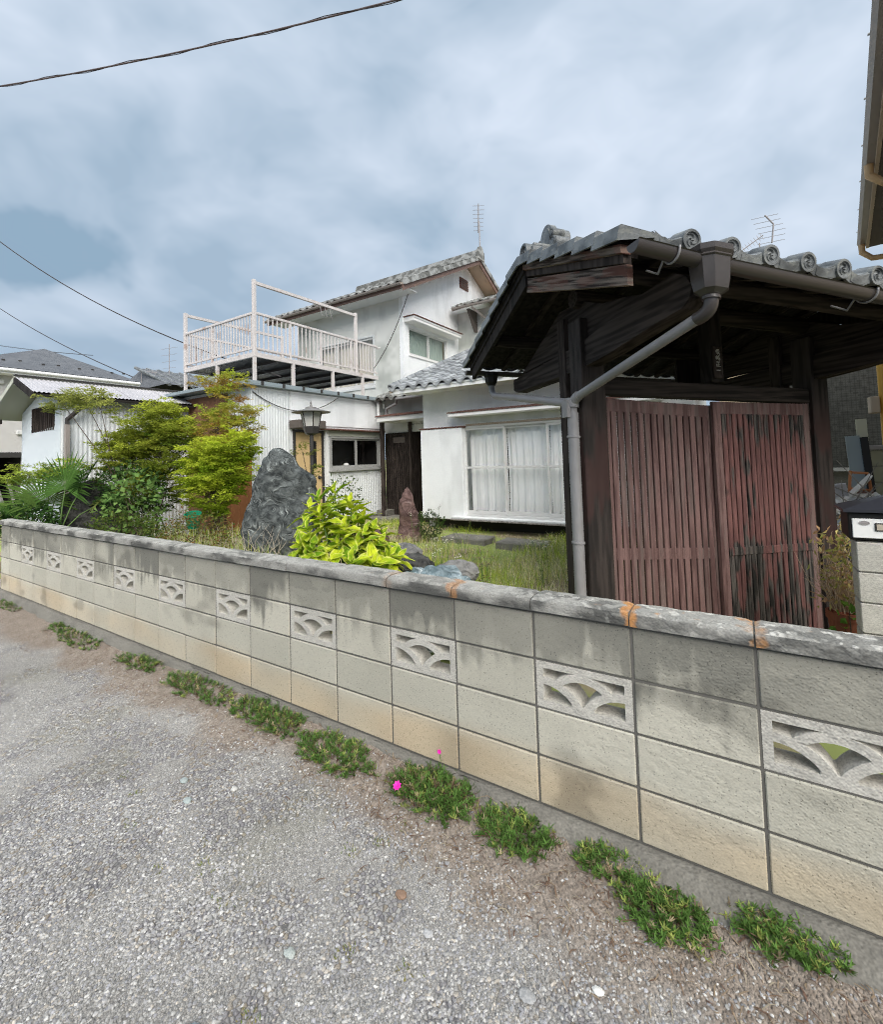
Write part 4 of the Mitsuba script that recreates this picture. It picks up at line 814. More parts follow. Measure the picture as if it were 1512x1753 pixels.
# front end of the wing (faces the block wall): white sheet at the corner, rust-brown boards further left
part('wing_wall', MB().prism(*wall_y(sbox(-10.4, .2, WX - .16, ZT), KY0 + .03, .1)), 'pale_board')
part('corrugated_sheet', MB().grid(corrugated((-8.42, KY0 + .01, 1.75), (1, 0, 0), (0, -1, 0), .62, 1.3, .064, .005)), 'white_cladding', smooth=50)
for i in range(12): part('rust_board' if i > 8 else 'brown_board', MB().box((-10.4 + i * .2 if i < 11 else -8.2, KY0 - .012, .22), (-10.4 + i * .2 + .196 if i < 11 else -7.83, KY0 + .028, 3.0 if i < 9 else 1.72), .004), 'rust_wood' if i > 8 else 'brown_board')
mat('brown_board', (0.19, 0.095, 0.055), 0.85)
# wing roof: a thin steel deck with an edge gutter
part('wing_roof', MB().box((-10.5, KY0 - .22, ZT + .02), (WX + .06, EY + .5, ZT + .07), .005), 'steel_blue')
g = part('wing_gutter', MB().box((WX + .065, KY0 - .25, ZT - .01), (WX + .16, EY - .25, ZT + .012), .003).box((WX + .145, KY0 - .25, ZT + .012), (WX + .16, EY - .25, ZT + .075), .003), 'steel_blue')
for i in range(8): MB().box((WX + .161, KY0 + .1 + i * .5, ZT + .0), (WX + .170, KY0 + .16 + i * .5, ZT + .08)).put(g + '__bracket', 'dark_metal')
part('wing_front_gutter', MB().box((-10.5, KY0 - .32, ZT - .01), (WX + .06, KY0 - .225, ZT + .05), .004), 'steel_blue')
part('corrugated_flashing', MB().grid(corrugated((-10.5, KY0 - .15, ZT + .10), (1, 0, 0), (0, 0, 1), 2.7, 1.0, .1, .012, upv=(0, 1, 0))), 'steel_blue')
# --- entry between the wing and the front room
part('entry_wall', MB().box((WX, EY, 2.25), (FL, EY + .1, 3.2)), 'old_plaster')
can = part('entry_canopy', MB().box((WX + .30, 8.72, 2.50), (FL + .02, EY - .005, 2.53)).box((WX + .30, 8.70, 2.50), (FL + .06, 8.72, 2.61), .003), 'white_paint')
MB().hull([(WX + .28, 8.66, 2.615), (FL + .08, 8.66, 2.615), (WX + .28, EY - .01, 2.72), (FL - .01, EY - .01, 2.72), (WX + .28, 8.66, 2.645), (FL + .08, 8.66, 2.645), (WX + .28, EY - .01, 2.75), (FL - .01, EY - .01, 2.75)]).put(can + '__sheet_top', 'rusty_trim')
part('entry_post', MB().box((WX + .20, 8.92, .12), (WX + .29, 9.01, 2.5), .006), 'dark_wood')
el_ = part('entry_lattice', MB().box((WX + .05, EY - .04, .14), (-6.98, EY - .015, 2.24)), 'black_wood')
for i in range(11): MB().box((WX + .07 + i * .068, EY - .062, .16), (WX + .105 + i * .068, EY - .041, 2.22)).put(el_ + '__slat', 'dark_wood')
MB().box((WX + .34, EY - .075, 1.98), (WX + .72, EY - .063, 2.13), .003).put(el_ + '__vent_panel', 'soffit_dark')
part('entry_post', MB().box((-6.98, EY - .07, .12), (-6.90, EY + .05, 2.5), .005), 'dark_wood')
m = MB(); m.box((-6.95, 10.9, .1), (-5.72, 10.95, 2.5)).box((-6.95, EY + .05, .1), (-6.90, 10.9, 2.5)).box((-6.9, EY, 2.42), (-5.75, 10.9, 2.46)).box((-6.9, EY - .4, .06), (-5.75, 10.9, .14)); part('entry_recess', m, 'dark_wood')
dd = part('front_door', MB().box((-6.86, 10.84, .14), (-5.78, 10.89, 2.02), .004), 'dark_wood')
for i in range(7): MB().box((-6.80 + i * .145, 10.825, .5), (-6.76 + i * .145, 10.839, 1.95)).put(dd + '__slat', 'black_wood')
part('recess_cupboard', MB().box((-6.2, 10.2, .95), (-5.80, 10.5, 1.75), .006), 'soffit_dark')
er = part('entry_roof', MB().hull([(x, y, z) for x in (WX + .1, FL + .05) for y, z0 in ((8.85, 3.05), (10.0, 3.5)) for z in (z0, z0 + .04)]), 'soffit_dark')
roof_tiles(er, -7.75, -5.8, 8.83, 3.10, .39, 4, 'weathered_tile')
eg = thing('eave_pipes', 'bent rain pipes under the entry eave where wing and house meet', 'rain pipe')
MB().tube([(WX + .12, 8.98, 3.06), (WX + .12, 8.98, 2.66)], .035, 10).put(eg + '__short_pipe', 'pale_board', smooth=40)
MB().box((WX + .05, 8.92, 3.0), (WX + .2, 9.06, 3.08), .01).put(eg + '__hopper', 'grey_pipe')
MB().tube([(FL - .35, 8.83, 3.05), (WX + .85, 8.80, 3.03), (WX + .80, 8.86, 2.93), (WX + .42, 8.95, 2.84), (WX + .40, 8.97, 2.66)], .034, 10).put(eg + '__bent_pipe', 'grey_pipe', smooth=40)
# --- upper storey
UX, UY, UB = -7.6, 10.0, 17.4; UZ = 6.15; YM = (9.33 + 17.9) / 2; US = .5
RX0, RX1, RY0, RZ0 = -12.55, -7.05, 9.33, 6.05
apex = RZ0 + (YM - RY0) * US
wop2 = sbox(10.22, 4.47, 12.28, 5.27)
gable = Polygon([(UY, 2.9), (UB, 2.9), (UB, RZ0 + .30), (YM, apex - .03), (UY, RZ0 + .30)])
part('gable_wall', MB().prism(*wall_x(gable.difference(wop2), UX, .12)), 'plaster')
wop3 = sbox(-10.95, 3.62, -8.62, 5.15)
part('upper_wall', MB().prism(*wall_y(sbox(-11.85, 3.0, UX - .12, RZ0 + .3).difference(wop3), UY, .12)), 'old_plaster')
part('upper_wall', MB().prism(*wall_x(gable, -11.73, .119)), 'old_plaster')
k = house + '__upper_window'; m = MB()
m.box((UX - .08, 10.22, 4.43), (UX + .03, 12.28, 4.48), .003).box((UX - .08, 10.22, 5.23), (UX + .012, 12.28, 5.27), .003).box((UX - .08, 10.22, 4.48), (UX + .012, 10.26, 5.23), .003).box((UX - .08, 12.24, 4.48), (UX + .012, 12.28, 5.23), .003).put(k, 'white_paint')
for i in range(2):
    y0 = 10.26 + i * .96; y1 = y0 + 1.02; x = UX - .02 - .03 * i; m = MB()
    m.box((x - .012, y0, 4.482), (x + .012, y0 + .045, 5.228)).box((x - .012, y1 - .045, 4.482), (x + .012, y1, 5.228)).box((x - .011, y0 + .045, 4.482), (x + .011, y1 - .045, 4.53)).box((x - .011, y0 + .045, 5.19), (x + .011, y1 - .045, 5.228)).put(k + '__sash', 'alu')
    MB().add([(x, y0 + .045, 4.53), (x, y1 - .045, 4.53), (x, y1 - .045, 5.19), (x, y0 + .045, 5.19)], [[0, 1, 2], [0, 2, 3]]).put(k + '__glass', 'pane')
    w = np.linspace(0, 1.0, 40); P = np.zeros((2, 40, 3)); P[..., 1] = y0 + w; P[..., 0] = UX - .16 + .02 * np.sin(w * 40); P[0, :, 2], P[1, :, 2] = 4.4, 5.3; MB().grid(P).put(k + '__curtain', 'curtain_green', smooth=True)
part('upper_hood', MB().box((UX, 10.05, 5.42), (UX + .36, 12.62, 5.47), .003).box((UX, 10.05, 5.34), (UX + .34, 12.6, 5.418), .003), 'white_paint')
part('upper_hood_top', MB().box((UX, 10.02, 5.472), (UX + .39, 12.65, 5.495), .003), 'rusty_trim')
vv = part('gable_vent', MB().box((UX + .001, 13.2, 7.25), (UX + .03, 13.75, 7.62), .003), 'rusty_trim')
for i in range(4): MB().box((UX + .031, 13.25, 7.29 + i * .08), (UX + .04, 13.70, 7.33 + i * .08)).put(vv + '__slat', 'soffit_dark')
k = house + '__balcony_window'; m = MB()
m.box((-10.95, UY - .03, 3.62), (-8.62, UY + .1, 3.68)).box((-10.95, UY - .03, 5.10), (-8.62, UY + .1, 5.15)).box((-10.95, UY - .03, 3.68), (-10.9, UY + .1, 5.10)).box((-8.67, UY - .03, 3.68), (-8.62, UY + .1, 5.10)).put(k, 'pale_board')
for i in range(3):
    x0 = -10.9 + i * .745; x1 = x0 + .76; y = UY + .02 + .03 * (i % 2); MB().box((x0, y - .012, 3.682), (x0 + .05, y + .012, 5.098)).box((x1 - .05, y - .012, 3.682), (x1, y + .012, 5.098)).box((x0 + .05, y - .011, 3.682), (x1 - .05, y + .011, 3.78)).box((x0 + .05, y - .011, 5.04), (x1 - .05, y + .011, 5.098)).put(k + '__sash', 'alu')
    MB().add([(x0 + .05, y, 3.78), (x1 - .05, y, 3.78), (x1 - .05, y, 5.04), (x0 + .05, y, 5.04)], [[0, 1, 2], [0, 2, 3]]).put(k + '__glass', 'pane')
    w = np.linspace(0, .76, 40); P = np.zeros((2, 40, 3)); P[..., 0] = x0 + w; P[..., 1] = UY + .16 + .02 * np.sin(w * 45 + i); P[0, :, 2], P[1, :, 2] = 3.6, 5.15; MB().grid(P).put(k + '__curtain', 'curtain_cream', smooth=True)
mat('curtain_cream', (0.52, 0.49, 0.42), 0.9)
ur = part('upper_roof', MB().hull([(x, y, z) for x in (RX0, RX1) for y, z0 in ((RY0, RZ0), (YM, apex)) for z in (z0 + .02, z0 + .07)]).hull([(x, y, z) for x in (RX0, RX1) for y, z0 in ((2 * YM - RY0, RZ0), (YM, apex)) for z in (z0 + .02, z0 + .07)]), 'beige_trim')
roof_tiles(ur, RX0 - .02, RX1 + .06, RY0 - .02, RZ0 + .10, US, 4, 'weathered_tile', pitch=.285, st=.26)
m = MB(); xs = np.arange(RX0, RX1 + .05, .285 / 8); w = .03 * np.sin((xs - RX0) / .285 * 2 * np.pi); P = np.stack([np.stack([xs, np.full_like(xs, y), z + w], -1) for y, z in ((RY0 + .9, RZ0 + .59), (YM, apex + .13), (2 * YM - RY0, RZ0 + .10))]); m.grid(P).put(ur + '__tile_field', 'weathered_tile', smooth=True)
for sg in (0, 1):
    y0 = RY0 if sg == 0 else 2 * YM - RY0
    MB().hull([(x, y, z) for x in (RX1 - .02, RX1 + .015) for y, z0 in ((y0, RZ0), (YM, apex)) for z in (z0 - .15, z0 + .02)]).put(ur + '__barge_board', 'rusty_board')
    n = 15
    for i in range(n):
        ya, yb = y0 + (YM - y0) * i / n, y0 + (YM - y0) * (i + 1) / n; za, zb = RZ0 + abs(ya - y0) * US, RZ0 + abs(yb - y0) * US
        MB().hull([(x, y, z) for x in (RX1 - .12, RX1 + .06) for y, z in ((ya, za + .09), (yb, zb + .07), (ya, za + .16), (yb, zb + .135))] + [(RX1 + .062, ya, za - .01), (RX1 + .062, yb, zb + .0)]).put(ur + '__verge_tile', 'weathered_tile')
mat('rusty_board', (0.16, 0.105, 0.09), 0.8)
MB().box((RX0, RY0 - .015, RZ0 - .09), (RX1 - .03, RY0 + .02, RZ0 + .02), .003).put(ur + '__fascia', 'rusty_board')
MB().box((RX0, RY0 + .03, RZ0 - .02), (RX1 - .03, UY, RZ0 - .005)).put(ur + '__soffit', 'pale_board')
half_gutter((RX0, RY0 - .08, RZ0 + .03), (RX1, RY0 - .08, RZ0 + .03), .05, ur + '__gutter', 'gutter_light', f=None)
for j, (w, h) in enumerate(((.16, .09), (.13, .07), (.10, .07))): MB().box((RX0, YM - w, apex + .08 + .085 * j), (RX1 + .05, YM + w, apex + .08 + .085 * j + h)).put(ur + '__ridge_course', 'weathered_tile')
m = MB(); m.prism(unary_union([Point(0, .3).buffer(.16), sbox(-.22, 0, .22, .3)]), .08, frame((RX1 + .1, YM, apex - .02), (0, 1, 0), (0, 0, 1), (-1, 0, 0))).put(ur + '__ridge_end', 'weathered_tile')
# the further block that juts out right behind the gate roof
BY = 13.0
part('rear_wall', MB().prism(*wall_y(sbox(UX + .005, 3.0, -3.0, 6.3), BY, .12)), 'old_plaster')
part('rear_wall', MB().prism(*wall_x(sbox(BY + .12, 3.0, 17, 6.3), -3.0, .12)), 'old_plaster')
br = part('rear_roof', MB().hull([(x, y, z) for x in (-7.40, -2.6) for y, z0 in ((12.4, 6.27), (15.0, 7.35)) for z in (z0, z0 + .04)]), 'beige_trim')
roof_tiles(br, -7.45, -2.6, 12.38, 6.32, .41, 7, 'weathered_tile')
MB().hull([(x, y, z) for x in (-7.44, -7.405) for y, z0 in ((12.4, 6.2), (15.0, 7.28)) for z in (z0, z0 + .12)]).put(br + '__barge_board', 'rusty_board')
half_gutter((-7.4, 12.32, 6.26), (-2.6, 12.32, 6.26), .06, br + '__gutter', 'gutter_light', f=None)
MB().tube([(-6.7, 12.34, 6.18), (-6.35, 12.93, 5.75)], .035, 8).put(br + '__eave_pipe', 'gutter_light')
part('wall_strut', MB().prism(Polygon([(12.45, 6.2), (12.98, 6.2), (12.98, 5.55), (12.9, 5.55)]), .09, frame((-6.95, 0, 0), (0, 1, 0), (0, 0, 1), (1, 0, 0))), 'soffit_dark')
# --- roof balcony
bal = thing('roof_balcony', 'pale pink steel balcony with railings standing on the flat wing roof of the old house', 'balcony')
BX0, BX1, BY0, BY1, ZD, ZRL = -10.28, -7.8, 5.5, 9.12, 3.68, 4.50
MB().box((BX0 + .04, BY0 + .04, ZD - .012), (BX1 - .04, BY1, ZD + .01)).put(bal + '__deck', 'dark_metal')
for p, q, key in (((BX0, BY0), (BX1, BY0), 'beam'), ((BX1, BY0), (BX1, BY1), 'beam'), ((BX0, BY0), (BX0, BY1), 'beam'), ((BX0, BY1), (BX1, BY1), 'beam')): MB().bar((*p, ZD), (*q, ZD), .05, .09).put(bal + '__' + key, 'rail_paint')
for i in range(6): MB().box((BX0 + .03, BY0 + .55 + i * .6, ZD - .06), (BX1 - .03, BY0 + .60 + i * .6, ZD - .014)).put(bal + '__joist', 'gutter_brown')
for x, ys in ((BX1, (BY0, 6.42, 7.55, 8.55)), (BX0, (BY0, 7.3, 9.0)), (-9.05, (BY0,))):
    for y in ys: MB().box((x - .028, y - .028, ZT + .07), (x + .028, y + .028, ZD - .045)).put(bal + '__leg', 'rail_paint')
def rail(p, q, n, posts):
    p, q = np.array(p), np.array(q)
    MB().bar((*p, ZRL), (*q, ZRL), .045, .05, ch=.006).put(bal + '__top_rail', 'rail_paint'); MB().bar((*p, ZD + .13), (*q, ZD + .13), .03, .035).put(bal + '__bottom_rail', 'rail_paint')
    for i in range(1, n):
        c = p + (q - p) * i / n
        if i in posts: MB().box((c[0] - .022, c[1] - .022, ZD), (c[0] + .022, c[1] + .022, ZRL - .027)).put(bal + '__post', 'rail_paint')
        else: MB().box((c[0] - .010, c[1] - .010, ZD + .147), (c[0] + .010, c[1] + .010, ZRL - .026)).put(bal + '__baluster', 'rail_paint')
rail((BX0, BY0), (BX1, BY0), 26, (11,)); rail((BX1, BY0), (BX1, BY1), 34, (8, 16, 25)); rail((BX0, BY0), (BX0, BY1), 30, (15,))
for (x, y, zt) in ((BX1, BY0, 5.16), (BX0, BY0, 4.98), (BX1, 8.34, 5.20), (BX0, 8.1, 5.0)): MB().box((x - .032, y - .032, ZD - .04), (x + .032, y + .032, zt), .004).put(bal + '__corner_post', 'rail_paint')
MB().bar((BX1, BY0, 5.10), (BX1, 8.34, 5.14), .05, .06).put(bal + '__drying_bar', 'rail_paint'); MB().bar((BX0, BY0, 4.93), (BX0, 8.1, 4.95), .05, .06).put(bal + '__drying_bar', 'rail_paint')
for y in (7.2, 7.35, 7.5): MB().tube([(BX1, y, 5.09), (BX1 + .02, y, 4.98), (BX1 + .03, y + .03, 4.86)], .006, 5).put(bal + '__hook', 'antenna_metal')
MB().tube([(BX1, BY1, 4.46), (BX1 + .01, BY1 + .12, 4.5)], .02, 6).put(bal + '__rail_end', 'rail_paint')
# --- shed
SHF = lambda v: np.where(v[:, 2:] < .2, [1, 1, 0], 1) * (EYE + (v - EYE) * .8333) + np.where(v[:, 2:] < .2, [0, 0, .05], 0)
mat('shed_panel', (0.66, 0.71, 0.735), 0.5)
shed = thing('garden_shed', 'white corrugated shed with a pale metal roof at the left behind the shrubs', 'shed')
SX, SY = -12.02, 3.8
ridge, ez, el2 = (-12.85, 3.55), (-11.75, 3.12), (-14.75, 2.78)
m = MB(SHF); m.prism(*wall_y(Polygon([(-14.35, .1), (SX, .1), (SX, 2.96), (-12.85, 3.40), (-14.35, 2.92)]).difference(sbox(-13.70, 2.42, -12.32, 3.0).intersection(Polygon([(-13.70, 2.42), (-12.32, 2.50), (-12.32, 3.0), (-13.70, 2.98)]))), SY, .1)); m.put(shed + '__end_wall', 'shed_panel')
k = MB(SHF).box((-13.72, SY + .05, 2.38), (-12.28, SY + .08, 3.02)).put(shed + '__louvre', 'black_wood')
for i in range(11): MB(SHF).box((-13.68 + i * .126, SY - .012, 2.43), (-13.62 + i * .126, SY + .049, 2.97)).put(k + '__slat', 'dark_wood')
MB(SHF).box((SX - .1, SY + .1, .1), (SX - .03, 8.6, 3.0)).put(shed + '__frame_wall', 'pale_board')
for i in range(5): MB(SHF).grid(corrugated((SX, SY + .02 + i * .95, .15), (0, 1, 0), (1, 0, 0), .955, 2.83, .085, .007)).put(shed + '__corrugated_sheet', 'white_cladding', smooth=50)
for i in range(6):
    P = corrugated((ridge[0] - .02, 3.28 + i * .90, ridge[1] + .02), (0, 1, 0), (.36, 0, .93), .91, math.hypot(ez[0] - ridge[0], ez[1] - ridge[1]), .076, .009, upv=((ez[0] - ridge[0]) / 1.181, 0, (ez[1] - ridge[1]) / 1.181)); MB(SHF).grid(P).put(shed + '__roof_sheet', 'zinc_sheet', smooth=50)
MB(SHF).hull([(x, y, z) for y in (3.26, 8.7) for x, z in ((ridge[0], ridge[1]), (el2[0], el2[1]), (ridge[0], ridge[1] + .03), (el2[0], el2[1] + .03))]).put(shed + '__rear_roof', 'lichen_board')
MB(SHF).hull([(x, y, z) for y in (3.27, 8.68) for x, z in ((ridge[0], ridge[1] - .05), (ez[0] - .02, ez[1] - .05), (ridge[0], ridge[1] - .02), (ez[0] - .02, ez[1] - .02))]).put(shed + '__roof_boarding', 'black_wood')
MB(SHF).hull([(x, y, z) for y in (3.25, 3.29) for x, z in (ridge, (ridge[0], ridge[1] - .13), ez, (ez[0], ez[1] - .13))]).put(shed + '__barge_board', 'black_wood')
MB(SHF).hull([(x, y, z) for y in (3.25, 3.29) for x, z in (ridge, (ridge[0], ridge[1] - .10), el2, (el2[0], el2[1] - .10))]).put(shed + '__barge_board', 'lichen_board')
MB(SHF).box((ridge[0] - .05, 3.26, ridge[1] + .035), (ridge[0] + .05, 8.7, ridge[1] + .07), .01).put(shed + '__ridge_cap', 'dark_metal')
MB(SHF).box((-14.75, 3.3, 2.64), (-14.0, 3.36, 2.74)).put(shed + '__purlin_end', 'black_wood')
half_gutter((ez[0] + .06, 3.3, ez[1] - .04), (ez[0] + .06, 8.6, ez[1] - .05), .05, shed + '__gutter', 'dark_metal', f=SHF)
sp = thing('shed_drain_pipe', 'brown square drain pipe down the near corner of the white shed', 'pipe')
MB(SHF).tube([(ez[0] + .06, 4.15, 3.0), (ez[0] + .05, 4.1, 2.92), (SX + .06, 3.9, 2.62), (SX + .06, 3.9, 2.5)], .045, 8).put(sp + '__elbow', 'gutter_brown', smooth=40)
MB(SHF).box((SX + .015, 3.855, .1), (SX + .105, 3.945, 2.52), .008).put(sp + '__pipe', 'gutter_light')

# ------------------------------------------------------------------ garden stones
def stone(name, label, cat, ctr, r, sc, mt, seed, rough=.28, freq=1.5, sub=4, ridged=.3, warp=None):
    k = thing(name, label, cat); v, f = rockmesh(1.0, seed, sub, (1, 1, 1), rough, freq, ridged)
    if warp: v = warp(v)
    scene[k] = mikit.ply((v * np.asarray(sc) * r + np.asarray(ctr), f), mt, smooth=50); return k
cr, cf = np.array([.84, .54, 0]), np.array([-.54, .84, 0])
def lofted(name, label, cat, base, prof, depth, mt, seed):
    """prof: (height, left, right) of the outline along cr"""
    k = thing(name, label, cat); pr = np.array(prof); H = np.linspace(pr[0, 0], pr[-1, 0], 40); l, r_ = np.interp(H, pr[:, 0], pr[:, 1]), np.interp(H, pr[:, 0], pr[:, 2]); n = 48; a = np.linspace(0, 2 * np.pi, n + 1)
    ca, sa = np.sign(np.cos(a)) * np.abs(np.cos(a)) ** .8, np.sign(np.sin(a)) * np.abs(np.sin(a)) ** .75
    c, w = (l + r_) / 2, (r_ - l) / 2; P = np.asarray(base) + (c[:, None] + w[:, None] * ca)[..., None] * cr + (depth * (.25 + .75 * w / w.max())[:, None] * sa)[..., None] * cf; P[..., 2] = H[:, None]
    P[:, -1] = P[:, 0]; q = P * 2.6 + seed; d = (meshkit.fbm(q, 5, seed) - .5) * .24 - .14 * np.abs(meshkit.fbm(P * [6, 6, 4] + seed, 4, seed + 1) - .5)
    rad = P - np.asarray(base) - c[:, None, None] * cr; rad[..., 2] = 0; rad /= np.linalg.norm(rad, axis=-1, keepdims=True) + 1e-9; P += rad * d[..., None] * np.minimum(1, w[:, None, None] * 4); P[..., 2] += d * .35
    m = MB().grid(P[:, ::-1]); top = P[-1].mean(0) + [0, 0, .01]; m.add(np.vstack([P[-1], top[None]]), [[i, i + 1, n + 1] for i in range(n)])
    scene[k] = mikit.ply(m.mesh(), mt, smooth=40); return k
lofted('standing_stone', 'tall dark green garden stone with pale veins, tapering to a blunt top', 'garden stone', (-5.06, 3.95, 0), [(.05, -.58, .58), (.5, -.55, .50), (.9, -.45, .49), (1.10, -.43, .45), (1.27, -.37, .42), (1.42, -.28, .34), (1.55, -.22, .24), (1.65, -.20, .16), (1.73, -.15, .06), (1.765, -.10, .0)], .34, 'green_rock', 3)
lofted('dark_stone', 'low black garden stone between the fan palm and the round-leaved shrub', 'garden stone', (-8.92, 3.32, 0), [(.0, -.62, .6), (.6, -.55, .52), (.95, -.5, .48), (1.12, -.44, .30), (1.26, -.30, .12), (1.36, -.12, .02), (1.38, -.08, -.02)], .36, 'black_rock', 7)
lofted('red_stone', 'upright reddish brown stone standing before the dark entry', 'garden stone', (-5.08, 6.68, 0), [(.0, -.26, .27), (.35, -.21, .24), (.6, -.17, .19), (.8, -.14, .13), (.95, -.09, .08), (1.03, -.04, .03), (1.05, -.01, .01)], .16, 'red_rock', 11)
stone('garden_rock', 'small reddish rock half hidden by the variegated shrub', 'garden stone', (-3.74, 4.25, .52), .2, (1, .9, 1.15), 'red_rock', 5)
stone('garden_rock', 'blue green rock with white streaks just behind the wall coping', 'garden stone', (-1.78, 2.64, .56), .36, (1.05, .5, .80), 'blue_rock', 9, .30, 1.6, 5, .8)
stone('garden_rock', 'pale flat rock behind the right edge of the variegated shrub', 'garden stone', (-2.74, 3.52, .68), .16, (1.2, .9, .55), 'grey_rock', 13)
stone('garden_rock', 'dark jagged rock between the pale flat rock and the blue green rock', 'garden stone', (-2.50, 3.36, .62), .16, (1.2, .8, .6), 'black_rock', 17)
stone('garden_rock', 'brownish grey rock behind the blue green rock', 'garden stone', (-2.15, 3.55, .55), .15, (1.3, .9, .7), 'grey_rock', 19)
for i, (x, y, sx, sy, lab) in enumerate([(-4.05, 7.05, .42, .22, 'left grey slab of the step below the curtained window'), (-3.0, 7.0, .40, .22, 'right grey slab of the step below the curtained window')]):
    k = thing('step_stone', lab, 'step'); q = MB().box((x - sx, y - sy, .02), (x + sx, y + sy, .19), .02); scene[k] = mikit.ply(q.mesh(), 'footing_concrete')
k = thing('entry_step', 'concrete step and plinth at the corner between the wing and the entry', 'step'); MB().box((WX + .02, 8.55, .03), (-6.9, 9.28, .16), .01).put(k + '__lower_slab', 'footing_concrete'); MB().box((WX + .02, 8.95, .161), (WX + .32, 9.28, .30), .008).put(k + '__upper_block', 'footing_concrete')

# ------------------------------------------------------------------ plants
def leaves(m, p, d, nrm, L, W, col):
    """one folded leaf per row: base p, direction d, surface normal nrm"""
    d = d / (np.linalg.norm(d, axis=1, keepdims=True) + 1e-9); s = np.cross(d, nrm); s /= np.linalg.norm(s, axis=1, keepdims=True) + 1e-9; u = np.cross(s, d); L, W = np.broadcast_to(L, (len(p),))[:, None], np.broadcast_to(W, (len(p),))[:, None]
    V = np.stack([p, p + d * L * .45 + s * W + u * W * .35, p + d * L - u * L * .12, p + d * L * .45 - s * W + u * W * .35], 1); n = len(p)
    F = (np.array([[0, 1, 2], [0, 2, 3]])[None] + (np.arange(n) * 4)[:, None, None]).reshape(-1, 3); m.add(V.reshape(-1, 3), F, np.repeat(np.broadcast_to(col, (n, 3)), 4, 0))
def nandina(key, base, tips, nspray, R, LL, cols, seed, label, spread=1.0, cat='shrub', density=46, droop=.25, mt='leaf'):
    """canes from the base to the tips; flat layered compound leaves in a cloud of radii R round each tip"""
    r = np.random.default_rng(seed); k = thing(key, label, cat); st, lf = MB(), MB(); base = np.asarray(base, float)
    for ti, tip in enumerate(tips):
        tip = np.asarray(tip, float); b = base + r.normal(0, .10, 3) * [1, 1, 0]; mid = (b + tip) / 2 + r.normal(0, .07, 3); st.tube([b, mid, tip], [.011, .008, .004], 6)
        Rk = np.asarray(R if np.ndim(R) == 1 else R[ti]); ns = nspray if np.ndim(nspray) == 0 else nspray[ti]
        for j in range(ns):
            e = r.normal(0, 1, 3); e /= np.linalg.norm(e); o = tip + e * Rk * (r.uniform(.25, 1.0) ** .5 if j % 5 else r.uniform(.9, 1.45)) * [1, 1, 1.15]
            a = math.atan2(o[1] - tip[1], o[0] - tip[0]) + r.normal(0, .6); ax = np.array([math.cos(a), math.sin(a), r.uniform(.0, .85)]); ax /= np.linalg.norm(ax); L = LL * r.uniform(.6, 1.2)
            side = np.cross(ax, [0, 0, 1]); side /= np.linalg.norm(side); nn = np.cross(side, ax); o0 = o - ax * L * .5
            if j % 3 == 0: st.tube([tip - [0, 0, Rk[2] * .5 * r.random()], (tip + o0) / 2, o0, o0 + ax * L], [.003, .0022, .0016, .0008], 3, False)
            n = int(density * 1.7); t = r.random(n); sg = r.choice([-1, 1], n); w = .42 * L * (1 - .75 * t) * r.random(n)
            p = o0 + ax * (t * L)[:, None] + side * (sg * w)[:, None] - np.array([0, 0, 1]) * (droop * (t * L) ** 2 / LL + .4 * w * w / LL)[:, None] + r.normal(0, .012, (n, 3))
            dd = ax * r.uniform(.3, 1, n)[:, None] + side * (sg * r.uniform(.2, 1, n))[:, None] + r.normal(0, .22, (n, 3)) - [0, 0, .15]; nm = nn + r.normal(0, .35, (n, 3))
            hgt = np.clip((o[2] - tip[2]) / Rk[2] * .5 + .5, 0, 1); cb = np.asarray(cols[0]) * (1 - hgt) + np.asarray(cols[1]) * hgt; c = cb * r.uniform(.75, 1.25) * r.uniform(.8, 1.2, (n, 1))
            leaves(lf, p, dd, nm, r.uniform(.032, .055, n), r.uniform(.0065, .011, n), c)
    st.put(k + '__stem', 'cane', smooth=True); lf.put(k + '__foliage', mt, kind='stuff'); return k
mat('cane', (0.085, 0.06, 0.045), 0.8)
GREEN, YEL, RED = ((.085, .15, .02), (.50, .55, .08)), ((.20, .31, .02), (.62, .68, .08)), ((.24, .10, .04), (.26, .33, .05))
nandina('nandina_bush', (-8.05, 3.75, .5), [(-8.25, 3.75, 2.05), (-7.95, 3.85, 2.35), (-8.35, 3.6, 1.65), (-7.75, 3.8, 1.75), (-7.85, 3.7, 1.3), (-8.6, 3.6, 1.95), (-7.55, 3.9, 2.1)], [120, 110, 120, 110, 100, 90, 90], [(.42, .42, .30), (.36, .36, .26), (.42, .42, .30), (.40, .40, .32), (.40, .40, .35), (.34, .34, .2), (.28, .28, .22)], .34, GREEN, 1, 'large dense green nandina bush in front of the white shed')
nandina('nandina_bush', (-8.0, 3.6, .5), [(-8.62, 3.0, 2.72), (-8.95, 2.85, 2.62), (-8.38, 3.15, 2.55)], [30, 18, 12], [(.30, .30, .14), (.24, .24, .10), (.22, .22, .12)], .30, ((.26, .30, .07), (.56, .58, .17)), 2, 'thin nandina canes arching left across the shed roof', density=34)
nandina('nandina_bush', (-6.65, 3.95, .45), [(-6.45, 3.95, 1.72), (-6.25, 4.0, 1.5), (-6.70, 3.9, 1.42), (-6.45, 3.85, 1.15), (-6.85, 3.95, 1.75), (-6.15, 4.05, 1.85)], [100, 90, 100, 80, 60, 60], [(.34, .34, .25), (.30, .30, .24), (.34, .34, .26), (.32, .32, .26), (.24, .24, .2), (.22, .22, .2)], .30, YEL, 3, 'yellow green nandina bush left of the tall dark stone')
